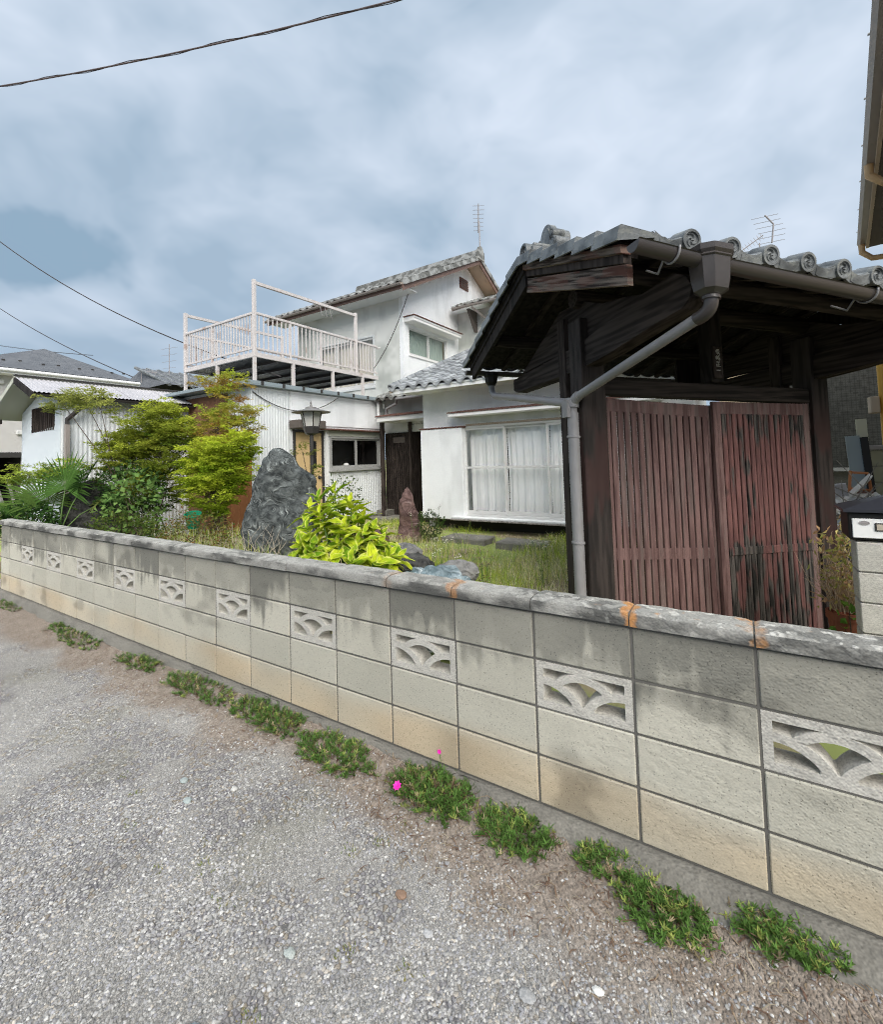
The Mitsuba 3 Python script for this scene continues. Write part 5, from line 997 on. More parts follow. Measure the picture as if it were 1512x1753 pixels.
nandina('nandina_bush', (-7.1, 4.3, .45), [(-6.98, 4.36, 2.95), (-6.95, 4.36, 2.72), (-6.80, 4.42, 2.42), (-6.70, 4.4, 2.15), (-7.1, 4.3, 2.2), (-7.05, 4.2, 1.75)], [40, 18, 40, 50, 60, 60], [(.34, .34, .12), (.26, .26, .10), (.30, .30, .16), (.30, .30, .2), (.34, .30, .28), (.34, .30, .3)], .28, ((.50, .27, .09), (.50, .60, .09)), 4, 'tall slender nandina with reddish lower leaves rising against the wing corner', density=38)
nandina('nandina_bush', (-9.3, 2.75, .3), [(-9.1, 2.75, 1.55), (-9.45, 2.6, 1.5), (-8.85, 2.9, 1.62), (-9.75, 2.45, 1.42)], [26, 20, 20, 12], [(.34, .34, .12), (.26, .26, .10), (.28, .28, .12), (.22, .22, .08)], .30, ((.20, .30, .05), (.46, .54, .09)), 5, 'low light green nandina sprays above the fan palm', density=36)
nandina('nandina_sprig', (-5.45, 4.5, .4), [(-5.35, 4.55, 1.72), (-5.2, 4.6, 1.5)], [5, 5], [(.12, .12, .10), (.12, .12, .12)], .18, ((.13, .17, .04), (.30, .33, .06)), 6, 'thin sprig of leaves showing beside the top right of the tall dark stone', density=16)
# broad-leaved shrubs
def broad(key, label, ctr, R, n, L, W, cols, seed, mt='leaf_gloss', stems=8, cat='shrub', shell=.45, updir=.5):
    r = np.random.default_rng(seed); k = thing(key, label, cat); lf, st = MB(), MB(); ctr, R = np.asarray(ctr, float), np.asarray(R, float)
    e = r.normal(0, 1, (n, 3)); e /= np.linalg.norm(e, axis=1, keepdims=True); rad = r.uniform(shell, 1, n) ** .6; cl = meshkit.fbm(e * 2.2 + seed, 3, seed); e2 = e * (rad * (.65 + .8 * cl))[:, None]; p = ctr + e2 * R
    d = e * [1, 1, .3] + r.normal(0, .5, (n, 3)) + [0, 0, updir * .3]; nm = np.array([0, 0, 1.0]) * updir + e * .5 + r.normal(0, .4, (n, 3)); c = np.asarray(cols)[r.integers(0, len(cols), n)] * r.uniform(.7, 1.25, (n, 1)); leaves(lf, p, d, nm, L * r.uniform(.7, 1.2, n), W * r.uniform(.7, 1.2, n), c)
    for i in range(stems): q = p[r.integers(0, n)]; b = np.array([ctr[0] + r.normal(0, R[0] * .25), ctr[1] + r.normal(0, R[1] * .25), float(yz(np.array([ctr[0]]), np.array([ctr[1]]))[0]) - .02]); st.tube([b, (b + q) / 2 + r.normal(0, .03, 3), q], [.007, .005, .002], 5)
    st.put(k + '__stem', 'cane'); lf.put(k + '__foliage', mt, kind='stuff')
broad('glossy_shrub', 'dark glossy-leaved bush glinting white beside the large nandina', (-7.75, 3.35, 1.25), (.55, .4, .38), 1500, .055, .016, [(.035, .075, .02), (.05, .10, .03), (.03, .06, .02)], 31)
broad('round_leaf_shrub', 'open shrub with pale round leaves standing before the black stone', (-7.05, 3.05, 1.05), (.48, .32, .45), 420, .075, .032, [(.16, .27, .075), (.22, .34, .10), (.12, .22, .06)], 32, 'leaf', 16)
broad('low_bush', 'dark green low bush under the fan palm behind the far end of the wall', (-9.0, 2.5, .78), (.55, .30, .34), 2000, .06, .018, [(.03, .075, .02), (.05, .11, .03), (.08, .15, .04)], 33)
broad('low_bush', 'brown and yellowish low bush behind the wall left of the tall dark stone', (-5.75, 3.2, .66), (.62, .38, .34), 1700, .045, .011, [(.20, .17, .05), (.14, .16, .04), (.22, .12, .06), (.10, .13, .04)], 34, 'leaf')
broad('low_bush', 'olive undergrowth below the round-leaved shrub along the wall', (-6.9, 2.85, .66), (.7, .34, .34), 1900, .05, .014, [(.07, .12, .025), (.14, .18, .04), (.10, .13, .04)], 35, 'leaf')
broad('low_bush', 'small dark weed bush at the foot of the reddish standing stone', (-4.72, 6.85, .38), (.26, .2, .24), 600, .05, .014, [(.04, .08, .02), (.07, .11, .03)], 36)
broad('fern_bush', 'loose green shrub behind the right shoulder of the tall dark stone', (-4.75, 4.75, .95), (.3, .24, .42), 500, .05, .014, [(.09, .14, .03), (.06, .10, .025)], 37, 'leaf')
# pale dry twigs in front of the tall stone
k = 'dry_twigs'; labels[k] = {'label': 'tangle of pale dry twigs at the foot of the tall dark stone', 'category': 'twigs', 'kind': 'stuff'}; m = MB(); r = np.random.default_rng(51)
for i in range(40):
    b = np.array([-5.0 + r.normal(0, .33), 3.42 + r.normal(0, .12), .45]); a = r.uniform(0, 6.28); q = b + [.25 * math.cos(a), .12 * math.sin(a), r.uniform(.15, .42)]; m.tube([b, (b + q) / 2 + r.normal(0, .04, 3), q], [.004, .003, .0015], 4, False)
scene[k] = mikit.ply(m.mesh(), 'straw', smooth=True); mat('straw', (0.42, 0.37, 0.30), 0.85)
# variegated shrub: every leaf a part of its own
vs = thing('variegated_shrub', 'bright yellow-green shrub with cream-edged leaves leaning on the wall coping', 'shrub')
ROS = [(-2.70, 2.44, 1.30), (-2.75, 2.65, 1.32), (-2.67, 2.30, 1.09), (-2.64, 2.72, 1.23), (-2.53, 2.74, 1.11), (-2.64, 2.49, 1.16), (-2.48, 2.48, 1.07), (-2.40, 2.71, 1.04), (-2.66, 2.22, .99), (-2.56, 2.25, .96), (-2.45, 2.39, .98), (-2.40, 2.54, .96), (-2.30, 2.67, .94), (-2.17, 2.63, .88), (-2.46, 2.27, .88), (-2.31, 2.37, .87), (-2.21, 2.49, .85), (-2.62, 2.38, 1.19), (-2.42, 2.64, 1.02), (-2.77, 2.77, 1.19), (-2.62, 2.45, 1.02), (-2.56, 2.67, 1.09), (-2.16, 2.70, .83), (-2.84, 2.48, 1.21), (-2.44, 2.87, .97), (-2.58, 2.22, .90)]
def leaf_grid(L, W, bend, fold):
    u = np.linspace(0, 1, 9); s = np.linspace(-1, 1, 5); w = W * np.sin(np.pi * np.clip(u, 0, 1) ** .8) ** .75 * (1 - .15 * u); w[0] = W * .08; w[-1] = W * .02
    P = np.zeros((9, 5, 3)); P[..., 0] = (u * L)[:, None]; P[..., 1] = s[None] * w[:, None]; P[..., 2] = -bend * L * (u ** 2)[:, None] + fold * np.abs(s)[None] * w[:, None] + .006 * np.sin(u * 14)[:, None] * np.abs(s)[None]; uv = np.stack(np.broadcast_arrays(.5 + .5 * s[None], u[:, None]), -1).reshape(-1, 2); return P, uv
LV = []
for (L, W, bnd, fo) in ((.20, .046, .25, .35), (.18, .048, .45, .25), (.215, .050, .10, .40), (.16, .041, .6, .3), (.13, .033, .15, .5)):
    P, uv = leaf_grid(L, W, bnd, fo); m = MB().grid(P); LV.append(mikit.ply(m.mesh(), 'leaf_variegated', smooth=True, uv=uv))
r = np.random.default_rng(77); st = MB(); nl = 0
for i, c in enumerate(ROS):
    c = np.array(c); out = c - np.array([-2.5, 2.6, .8]); ax = np.array([0, 0, 1.0]) + .55 * out / np.linalg.norm(out) + r.normal(0, .12, 3); ax /= np.linalg.norm(ax); ref = np.cross(ax, [1, .2, 0]); ref /= np.linalg.norm(ref); ref2 = np.cross(ax, ref); b = np.array([-2.5 + r.normal(0, .08), 2.6 + r.normal(0, .08), .35]); st.tube([b, (b + c) / 2 - ax * .05, c - ax * .02], [.010, .008, .006], 6)
    n = 11
    for j in range(n):
        a = j * 2.3999 + r.normal(0, .15); lift = (.25 + .75 * (1 - j / n)) if j > 3 else .0; el_a = [1.15, .85, .65, .5, .35, .28, .18, .1, .0, -.12, -.25][j] if j < 11 else 0; el_a += r.normal(0, .12)
        d = (ref * math.cos(a) + ref2 * math.sin(a)) * math.cos(el_a) + ax * math.sin(el_a); nn = ax - d * (ax @ d); nn /= np.linalg.norm(nn) + 1e-9; sd = np.cross(nn, d); s = r.uniform(.8, 1.12) * (.75 if j < 2 else 1)
        o = c - ax * (.012 * j); M = np.eye(4); M[:3, 0], M[:3, 1], M[:3, 2], M[:3, 3] = d * s, sd * s, nn * s, o; v = 4 if j < 2 else int(r.integers(0, 4)); kk = numbered(vs + '__leaf'); scene[kk] = {**LV[v], 'to_world': T(M.tolist())}; nl += 1
st.put(vs + '__stem', 'moss_stem')
# fan palm
pm = thing('fan_palm', 'fan palm with stiff split leaves hanging over the far left end of the wall', 'palm')
pc = np.array([-8.55, 2.70, .60]); MB().tube([(-8.6, 2.76, .1), pc], [.07, .06], 10).put(pm + '__trunk', 'cane')
FR = [((.16, .30, .85), .62), ((-.05, .1, .80), .60), ((-.45, -.1, .55), .62), ((-.75, -.45, .25), .66), ((-.25, -.62, .42), .60), ((-.95, -.25, .42), .60), ((-.35, -.75, .08), .62), ((.15, .55, .5), .5)]
for i, (d, L) in enumerate(FR):
    r = np.random.default_rng(200 + i); d = np.array(d, float); hub = pc + d * .85; d /= np.linalg.norm(d); MB().tube([pc, pc + (hub - pc) * .5 + [0, 0, .06], hub], [.012, .009, .007], 6).put(pm + '__leaf_stalk', 'moss_stem', smooth=True)
    side = np.cross(d, [0, 0, 1.0]); side /= np.linalg.norm(side); upn = np.cross(side, d); m = MB(); n = 30; tone = np.array([(.055, .12, .03), (.075, .155, .035), (.10, .17, .04)][i % 3])
    if i in (3, 7): tone = np.array((.17, .21, .06))
    for j in range(n):
        a = (j / (n - 1) - .5) * 4.0; e = d * math.cos(a) + side * math.sin(a) + upn * (.10 - .10 * math.cos(a * 2)); e /= np.linalg.norm(e); w = np.cross(e, upn); w /= np.linalg.norm(w); l = L * 1.12 * (1 - .16 * abs(a) / 2) * r.uniform(.92, 1.05); dr_ = np.array([0, 0, -1.0]) * l * r.uniform(.03, .22); up_ = np.cross(w, e)
        p0 = hub; p1 = hub + e * l * .45; p2 = hub + e * l + dr_; wd = .017
        m.add([p0, p1 - w * wd + up_ * .006, p1, p1 + w * wd + up_ * .006, (p1 + p2) / 2 - w * wd * .7 + dr_ * -.1, (p1 + p2) / 2 + dr_ * -.12, (p1 + p2) / 2 + w * wd * .7 + dr_ * -.1, p2], [[0, 2, 1], [0, 3, 2], [1, 2, 5], [1, 5, 4], [2, 3, 6], [2, 6, 5], [4, 5, 7], [5, 6, 7]], tone * r.uniform(.85, 1.2))
    m.put(pm + '__fan_leaf', 'leaf_gloss')
# yard grass: one field of blades
r = np.random.default_rng(91); n = 170000; x, y = r.uniform(-8.2, 3.0, n), r.uniform(2.25, 9.0, n)
den = meshkit.fbm(np.stack([x * 1.2, y * 1.2, x * 0], -1), 4, 14); dry = meshkit.fbm(np.stack([x * .9 + 9, y * .9, x * 0], -1), 3, 15)
ok = (r.random(n) < np.clip((den - .30) * 2.6, .06, 1)) & ~((y > 8.1) & (x > -5.9) & (x < -.5)) & ~((x < -5.7) & (y > 8.6)) & ~((x < WX + .05) & (y > 5.2)) & ~((x > -1.3) & (y - 3.66 < (x + 1.0) * 1.05 + .25) & (y < 6.5)) & ~(x > .45) & ~((x < -4.3) & (y < 4.6) & (r.random(n) < .8)); x, y, den, dry = x[ok], y[ok], den[ok], dry[ok]; n = len(x); z = yz(x, y)
h = (.05 + .17 * r.random(n) ** 2.0) * (.45 + 1.0 * den) * np.clip(1.25 - .05 * y, .7, 1.2); a = r.random(n) * 6.283; ln = h * r.uniform(.1, .7, n); w = r.uniform(.0018, .0042, n); b2 = r.random(n) * 6.283
P0 = np.stack([x, y, z - .01], -1); wv = np.stack([np.cos(b2), np.sin(b2), 0 * x], -1) * w[:, None]; ld = np.stack([np.cos(a), np.sin(a), 0 * x], -1); P1 = P0 + ld * (ln * .35)[:, None] + np.stack([0 * x, 0 * x, h * .62], -1); P2 = P0 + ld * ln[:, None] + np.stack([0 * x, 0 * x, h], -1)
V = np.stack([P0 - wv, P0 + wv, P1 + wv * .7, P1 - wv * .7, P2], 1); F = (np.array([[0, 1, 2], [0, 2, 3], [3, 2, 4]])[None] + (np.arange(n) * 5)[:, None, None]).reshape(-1, 3)
gcol = np.array([(.36, .50, .06), (.48, .60, .08), (.58, .62, .12), (.30, .42, .06)])[r.integers(0, 4, n)]; scol = np.array([(.74, .68, .42), (.66, .56, .32), (.80, .76, .56)])[r.integers(0, 3, n)]; isdry = (r.random(n) < np.clip((dry - .44) * 3.2, .08, .7))[:, None]; C = np.where(isdry, scol, gcol) * r.uniform(.7, 1.25, (n, 1))
scene['yard_grass'] = mikit.ply((V.reshape(-1, 3), F), 'leaf', color=np.repeat(C, 5, 0)); labels['yard_grass'] = {'label': 'overgrown yellowing grass and weeds in the yard', 'category': 'grass', 'kind': 'stuff'}
# taller flowering weeds
def weed(x, y, h, seed, label, col, flo, broadl=6):
    r = np.random.default_rng(seed); k = thing('tall_weed', label, 'weed'); st, lf, fl = MB(), MB(), MB(); z0 = float(yz(np.array([x]), np.array([y]))[0]) - .01
    for s in range(r.integers(2, 5)):
        b = np.array([x + r.normal(0, .03), y + r.normal(0, .03), z0]); t = b + [r.normal(0, .07), r.normal(0, .05), h * r.uniform(.65, 1.05)]; st.tube([b, (b + t) / 2 + r.normal(0, .015, 3), t], [.004, .003, .0018], 5, False)
        for j in range(broadl): u = r.uniform(.1, .9); p = b + (t - b) * u; a = r.uniform(0, 6.28); leaves(lf, p[None], np.array([[math.cos(a), math.sin(a), r.uniform(-.1, .7)]]), np.array([[0, 0, 1.0]]), .085 * (1.1 - u), .011, np.array(col) * r.uniform(.7, 1.2))
        for j in range(5): q = t + [r.normal(0, .03), r.normal(0, .03), r.uniform(.0, .06)]; st.tube([t - [0, 0, .02], q], .0014, 4, False); fl.add(q + icv * .0085 * [1, 1, .7], icf)
    st.put(k + '__stem', 'moss_stem'); lf.put(k + '__leaf', 'leaf', kind='stuff'); fl.put(k + '__flower_head', flo, kind='stuff')
mat('seed_brown', (0.20, 0.14, 0.09), .9); mat('flower_white', (0.62, 0.60, 0.50), .8)
for i, (x, y, h, lab, c, fl) in enumerate([(-4.4, 6.72, .62, 'tall thin weed with dark seed heads before the white shutter box', (.12, .15, .04), 'seed_brown'), (-4.75, 6.55, .52, 'thin weed with pale heads right of the reddish standing stone', (.14, .18, .05), 'flower_white'),
        (-2.55, 4.0, .58, 'leafy weed stalk above the pale flat rock', (.16, .24, .05), 'flower_white'), (-2.95, 4.4, .62, 'thin flowering weed just right of the variegated shrub', (.15, .22, .05), 'flower_white'), (-2.2, 4.1, .52, 'weed with brown withered leaves behind the blue green rock', (.17, .10, .06), 'seed_brown'), (-2.02, 3.85, .45, 'second withered brown weed behind the blue green rock', (.20, .12, .07), 'seed_brown'),
        (-1.9, 5.0, .50, 'slender weed with white heads in the middle of the yard', (.18, .24, .06), 'flower_white'), (-1.75, 6.3, .55, 'small weed with yellowish heads before the window sill', (.24, .26, .08), 'flower_white'), (-1.35, 4.3, .42, 'pale grassy weed next to the drain pipe of the gate', (.26, .27, .10), 'flower_white'), (-3.3, 5.6, .55, 'tall weed standing before the step slabs', (.20, .23, .08), 'seed_brown')]): weed(x, y, h, 300 + i, lab, c, fl)

# ------------------------------------------------------------------ garden lantern, bucket
ln_ = thing('garden_lamp', 'black post lamp with frosted panes and a wide cap beside the tall dark stone', 'garden lamp')
lx, ly = -5.29, 4.67
MB().tube([(lx, ly, .1), (lx, ly, 2.0)], .028, 10).put(ln_ + '__post', 'dark_metal', smooth=40)
MB().lathe([(.045, 1.96), (.10, 1.985), (.125, 2.06), (.13, 2.085), (.11, 2.09), (.0, 2.09)], 6, (lx, ly, 0)).put(ln_ + '__base', 'dark_metal')
MB().lathe([(.112, 2.09), (.155, 2.295)], 6, (lx, ly, 0)).put(ln_ + '__pane', 'lamp_glass')
m = MB()
for i in range(6): a = i * math.pi / 3; ax_ = np.cross([0, 0, 1.0], [0, 0, 1.0]); A_ = np.array([math.cos(a), math.sin(a), 0])
g6 = np.arange(6) * 2 * np.pi / 6; aa = np.cross([0, 0, 1.0], [1.0, 0, 0]); bb = np.cross([0, 0, 1.0], aa)
for g in g6: e = aa * math.cos(g) + bb * math.sin(g); m.bar(np.array([lx, ly, 2.088]) + e * .114, np.array([lx, ly, 2.297]) + e * .157, .012, .012, upv=(.1, .2, 0))
m.put(ln_ + '__frame', 'dark_metal')
MB().lathe([(.001, 2.30), (.285, 2.295), (.287, 2.302), (.11, 2.345), (.085, 2.35), (.08, 2.372), (.022, 2.385), (.012, 2.42), (.016, 2.435), (.006, 2.455), (.001, 2.475)], 12, (lx, ly, 0)).put(ln_ + '__cap', 'lamp_cap', smooth=30); mat('lamp_cap', (.17, .165, .16), .5)
k = thing('green_bucket', 'small turquoise green plastic bucket lying among the shrubs', 'bucket'); m = MB().lathe([(.001, 0), (.075, 0), (.10, .17), (.108, .175), (.108, .19), (.097, .19), (.072, .012), (.001, .012)], 18, (-6.26, 3.45, .74), (.25, -.2, 1)); scene[k] = mikit.ply(m.mesh(), 'bucket_green', smooth=30)

# ------------------------------------------------------------------ cables
def cab(a, b, sag, r, key, label, n=24, tw=None, lo=0, hi=1):
    a, b = np.array(a, float), np.array(b, float); u = np.linspace(lo, hi, n)[:, None]; p = a + (b - a) * u - np.array([0, 0, 1]) * sag * 4 * u * (1 - u); k = thing(key, label, 'cable')
    if tw:
        MB().tube(p, r, 6).put(k + '__cable', 'cable_brown', smooth=True); q = p + np.stack([0 * u[:, 0], .015 * np.cos(u[:, 0] * tw), .03 * np.sin(u[:, 0] * tw)], -1); MB().tube(q, r * .45, 5).put(k + '__support_wire', 'cable', smooth=True)
    else: scene[k] = mikit.ply(MB().tube(p, r, 6).mesh(), 'cable', smooth=True)
mat('cable_brown', (0.13, 0.10, 0.095), .7)
dA, dB = np.array([-11.75, 2.71, 9.05]), np.array([-3.65, 5.01, 8.03]); uu = (dB - dA)
cab(dA - uu * .6 + [0, 0, .35], dB + uu * .6 + [0, 0, .35], .42, .013, 'overhead_cable', 'thick brown overhead cable wound with a thin wire across the upper left sky', 150, 60.0, -.9, 1.9)
cab((-18.9, 4.3, 8.75), (-7.80, 6.1, 3.33), .42, .014, 'service_cable', 'dark service cable sagging down from the left past the balcony to the wing gutter', lo=-1.2, n=40)
cab((-44, 9.2, 14.0), (-24.1, 10.4, 5.86), .35, .022, 'service_cable', 'thin cable descending to the grey roof at the far left', lo=-1)
cab((-46, 9.0, 11.0), (-33.5, 12.2, 8.6), .12, .02, 'service_cable', 'short low wire at the left edge above the grey roof', lo=-1.5)
cab((-7.35, 9.95, 6.05), (-7.72, 8.9, 3.9), .18, .012, 'service_cable', 'black cable hanging from the upper eave corner down to the balcony rail', 24)
cab((-7.79, 5.44, 2.95), (-7.70, 7.6, 3.02), .34, .009, 'service_cable', 'thin cable hanging in a loop on the white wing wall')

# ------------------------------------------------------------------ antennas
def antenna(key, label, base, h, boom, n, el, ax, tilt=0):
    k = thing('tv_antenna', label, 'antenna'); b = np.array(base, float); top = b + [0, 0, h]; MB().tube([b, top], .022, 6).put(k + '__mast', 'antenna_metal'); bd = np.array(boom[0], float); o = top + np.array(boom[1], float); bd1 = bd / np.linalg.norm(bd); e = np.asarray(ax, float)
    MB().tube([o, o + bd], .02, 6).put(k + '__boom', 'antenna_metal')
    for i in range(n): c = o + bd * (i + .5) / n; MB().tube([c - e * el * (.75 + .25 * i / n) + bd1 * .0, c + e * el * (.75 + .25 * i / n)], .0085, 4).put(k + '__element', 'antenna_metal')
    return k, top
antenna('tv_antenna', 'tv antenna on a tall mast behind the upper roof of the old house', (-7.63, 14.85, 7.9), 2.35, ((.12, -.15, 1.0), (-.10, .1, -.38)), 7, .23, (.84, .54, 0))
k, top = antenna('tv_antenna', 'tv antenna seen above the tiles of the gate roof', (1.02, 20.5, 6.5), 2.62, ((1.05, .3, .72), (-.92, -.2, -.42)), 11, .16, (-.35, .3, .9))
MB().tube([top + [.22, .05, 1.0], top + [.46, .1, .62], top + [.38, .1, -.06]], .028, 6).put(k + '__reflector_frame', 'antenna_metal')
for i in range(6): c = top + np.array([.22 + .06 * min(i, 3) - .02 * max(0, i - 3), .08, 1.0 - .2 * i]); MB().tube([c - [.42, .0, .02], c + [.42, .25, .05]], .009, 4).put(k + '__reflector_rod', 'antenna_metal')
antenna('tv_antenna', 'lattice tv antenna on the far roof left of the balcony', (-26.75, 13.4, 6.3), 2.15, ((.0, .0, 1.5), (.0, .0, -1.55)), 4, .5, (.84, .54, .12))
antenna('tv_antenna', 'small tv antenna beside the grey hipped roof', (-27.3, 12.2, 5.2), 1.6, ((1.2, .5, -.25), (-.3, -.1, .1)), 6, .3, (-.3, .3, .8))

# ------------------------------------------------------------------ neighbours
nb = thing('neighbour_house', 'large pale grey house with a dark hipped roof and open garage at the left', 'house')
NX = -22.0; NY0, NY1, NZ = 4.3, 9.1, 5.05
garage = sbox(4.5, .3, 5.85, 2.2)
MB().prism(*wall_x(sbox(NY0, .05, NY1, NZ).difference(garage), NX, .2)).put(nb + '__wall', 'neighbour_wall'); MB().prism(*wall_y(sbox(NX - 5.4, .05, NX - .2, NZ), NY0, .2)).put(nb + '__wall', 'neighbour_wall'); MB().prism(*wall_y(sbox(NX - 5.4, .05, NX - .2, NZ), NY1 - .2, .2)).put(nb + '__wall', 'neighbour_wall')
MB().box((NX - 4, 4.42, .06), (NX - 3.9, 6.0, 2.4)).box((NX - 3.9, 5.9, .06), (NX - .25, 6.0, 2.4)).box((NX - 3.9, 4.4, 2.3), (NX - .25, 5.9, 2.4)).put(nb + '__garage_interior', 'dark_room')
m = MB(); m.box((NX - .02, 4.5, 2.05), (NX + .05, 5.85, 2.24)).put(nb + '__garage_lintel', 'dark_metal')
ex = .45; c1 = np.array([(NX + ex, NY0 - ex, NZ), (NX + ex, NY1 + ex, NZ), (NX - 5.4 - ex, NY1 + ex, NZ), (NX - 5.4 - ex, NY0 - ex, NZ)]); r1_, r2_ = np.array([NX - 2.4, 7.15, NZ + 1.62]), np.array([NX - 3.4, 7.1, NZ + 1.62])
m = MB(); rk = nb + '__roof'; up_ = np.array([0, 0, .18]); m.add([*(c1 + up_), r1_, r2_], [[0, 1, 4], [1, 2, 4], [2, 5, 4], [2, 3, 5], [3, 0, 5], [0, 4, 5]]); m.put(rk, 'slate')
MB().box((NX + ex - .02, NY0 - ex, NZ - .05), (NX + ex + .06, NY1 + ex, NZ + .15), .01).put(rk + '__fascia', 'white_paint'); MB().box((NX + ex + .06, NY0 - ex, NZ + .02), (NX + ex + .16, NY1 + ex, NZ + .12), .03).put(rk + '__gutter', 'white_paint'); MB().box((NX - 5.4, NY0 - ex, NZ - .05), (NX + ex - .02, NY1 + ex, NZ - .02)).put(rk + '__soffit', 'white_paint')
for i in range(4):
    for j in range(2): MB().box((NX + ex - .75 - .12 * j, NY0 + 1 + i * 1.15 + .5 * j, NZ + .52 + .05 * j), (NX + ex - .68 - .12 * j, NY0 + 1.09 + i * 1.15 + .5 * j, NZ + .585 + .05 * j)).put(rk + '__snow_guard', 'dark_metal')
for y, z in ((5.2, 4.75), (5.75, 2.95)): MB().box((NX + .001, y - .1, z - .08), (NX + .12, y + .1, z + .08), .03).put(nb + '__wall_vent', 'alu')
gb = thing('garage_clutter', 'grey boards and boxes leaning before the open garage at the left edge', 'boards')
for i, (y, h, w) in enumerate(((5.2, 1.1, .12), (5.5, 1.3, .08), (5.75, .9, .1), (6.05, 1.0, .06))): MB().bar((NX + .9, y, .05), (NX + .4, y - .15, h), w, .03).put(gb + '__board', 'grey_plank')
MB().box((NX + .6, 4.2, .05), (NX + 1.2, 4.9, .65), .04).put(gb + '__box', 'dark_metal')
# houses whose roofs show between shed and wing
fh = thing('far_house', 'dark tiled roof of a farther house left of the balcony', 'house')
MB().box((-30, 12.8, .05), (-25.2, 20, 5.6)).put(fh + '__wall', 'neighbour_wall'); m = MB(); m.add([(-24.3, 12.0, 5.75), (-24.3, 20.6, 5.75), (-28, 12.6, 7.1), (-28, 20.2, 7.1), (-31, 12, 5.7), (-31, 20.6, 5.7)], [[0, 1, 3], [0, 3, 2], [2, 3, 5], [2, 5, 4], [0, 2, 4], [1, 5, 3]]); m.put(fh + '__roof', 'slate')
for i in range(14): MB().lathe([(.0, 0), (.09, 0), (.09, 3.9), (.0, 3.9)], 8, (-24.3, 12.2 + i * .6, 5.74), (-3.7, .0, 1.36)).put(fh + '__roof_tile', 'ibushi_tile', smooth=40)
fh2 = thing('low_far_house', 'lower dark roof with a pale gable just above the shed roof', 'house')
MB().box((-20.2, 11.6, .05), (-17, 17, 4.2)).put(fh2 + '__wall', 'white_cladding'); m = MB(); m.hull([(-16.7, 10.9, 4.15), (-16.7, 17.5, 4.15), (-20.6, 10.9, 4.6), (-20.6, 17.5, 4.6), (-16.7, 10.9, 4.3), (-16.7, 17.5, 4.3), (-20.6, 10.9, 4.78), (-20.6, 17.5, 4.78)]).put(fh2 + '__roof', 'slate')
fb = thing('dark_building', 'dark grey sided building wall seen right of the gate', 'building')
MB().prism(*wall_y(sbox(1.0, 1.10, 7.5, 3.72), 13.0, .2)).put(fb + '__wall', 'dark_siding'); MB().prism(*wall_x(sbox(13.2, .05, 20, 3.72), 1.2, .199)).put(fb + '__wall', 'dark_siding')
MB().box((.98, 12.96, 1.02), (7.5, 13.2, 1.095)).put(fb + '__base_flashing', 'alu'); MB().box((1.02, 13.02, .05), (7.5, 13.18, 1.02)).put(fb + '__foundation', 'footing_concrete'); MB().box((.9, 12.85, 3.725), (7.5, 13.3, 3.80)).put(fb + '__eave', 'white_paint')
bh = thing('beige_house', 'beige neighbour house with a long high eave along the right edge', 'house')
ea = math.radians(8.3); ed, en = np.array([math.sin(ea), math.cos(ea), 0]), np.array([math.cos(ea), -math.sin(ea), 0]); O = np.array([1.13, 4.15, 0]); BZ = 5.2
def bw(s, n, z): return O + ed * s + en * n + np.array([0, 0, z])
def bbox(a, b, ch=0): return MB(lambda v: O + v[:, :1] * ed + v[:, 1:2] * en + v[:, 2:] * np.array([0, 0, 1.0])).box(a, b, ch)
bbox((.75, .75, 2.0), (7.0, .9, BZ)).put(bh + '__wall', 'beige_wall'); bbox((7.0, .75, .05), (7.15, 8, BZ)).put(bh + '__wall', 'beige_wall'); bbox((.75, .76, .05), (7.0, .9, 1.998)).put(bh + '__wall', 'beige_wall'); bbox((.6, .75, .05), (.749, 8, BZ)).put(bh + '__wall', 'beige_wall')
bbox((.1, .02, BZ - .02), (7.2, .76, BZ + .0)).put(bh + '__soffit', 'soffit_dark'); bbox((.1, -.02, BZ - .03), (7.2, .02, BZ + .17)).put(bh + '__fascia', 'beige_trim')
k = bh + '__gutter'; half = [(.0, .12), (-.11, .12), (-.12, .05), (-.08, .0), (.0, .0)]; MB().prism(Polygon([(a, b) for a, b in half]), 7.1, frame(bw(.1, -.021, BZ + .02), en, (0, 0, 1), ed)).put(k, 'gutter_light')
for i in range(7): bbox((.4 + i * 1.05, -.15, BZ + .142), (.43 + i * 1.05, .0, BZ + .15)).put(k + '__clip', 'alu')
m = MB(); m.add([bw(.1, -.08, BZ + .20), bw(7.2, -.08, BZ + .20), bw(7.2, 4, BZ + 1.9), bw(.1, 4, BZ + 1.9)], [[0, 2, 1], [0, 3, 2]]); m.put(bh + '__roof', 'slate')
for s in (7.1, 3.9): MB().tube([bw(s, -.08, BZ + .02), bw(s, -.08, BZ - .12), bw(s, .05, BZ - .26), bw(s, .45, BZ - .30), bw(s, .58, BZ - .40), bw(s, .58, BZ - .8)] + ([bw(s, .60, .3)] if s > 7 else [bw(s, .68, 2.2)]), .05, 10).put(bh + '__downpipe', 'beige_pipe', smooth=40)
mat('beige_pipe', (.58, .38, .20), .45)
yp = thing('ochre_pipe', 'ochre yellow pipe standing at the right edge beyond the gate', 'pipe'); MB().tube([(1.79, 9.0, .05), (1.78, 9.0, 2.9)], .055, 12).put(yp + '__pipe', 'ochre_paint', smooth=40); MB().box((1.62, 8.9, 2.02), (1.72, 9.1, 2.26), .01).put(yp + '__meter_box', 'beige_trim')
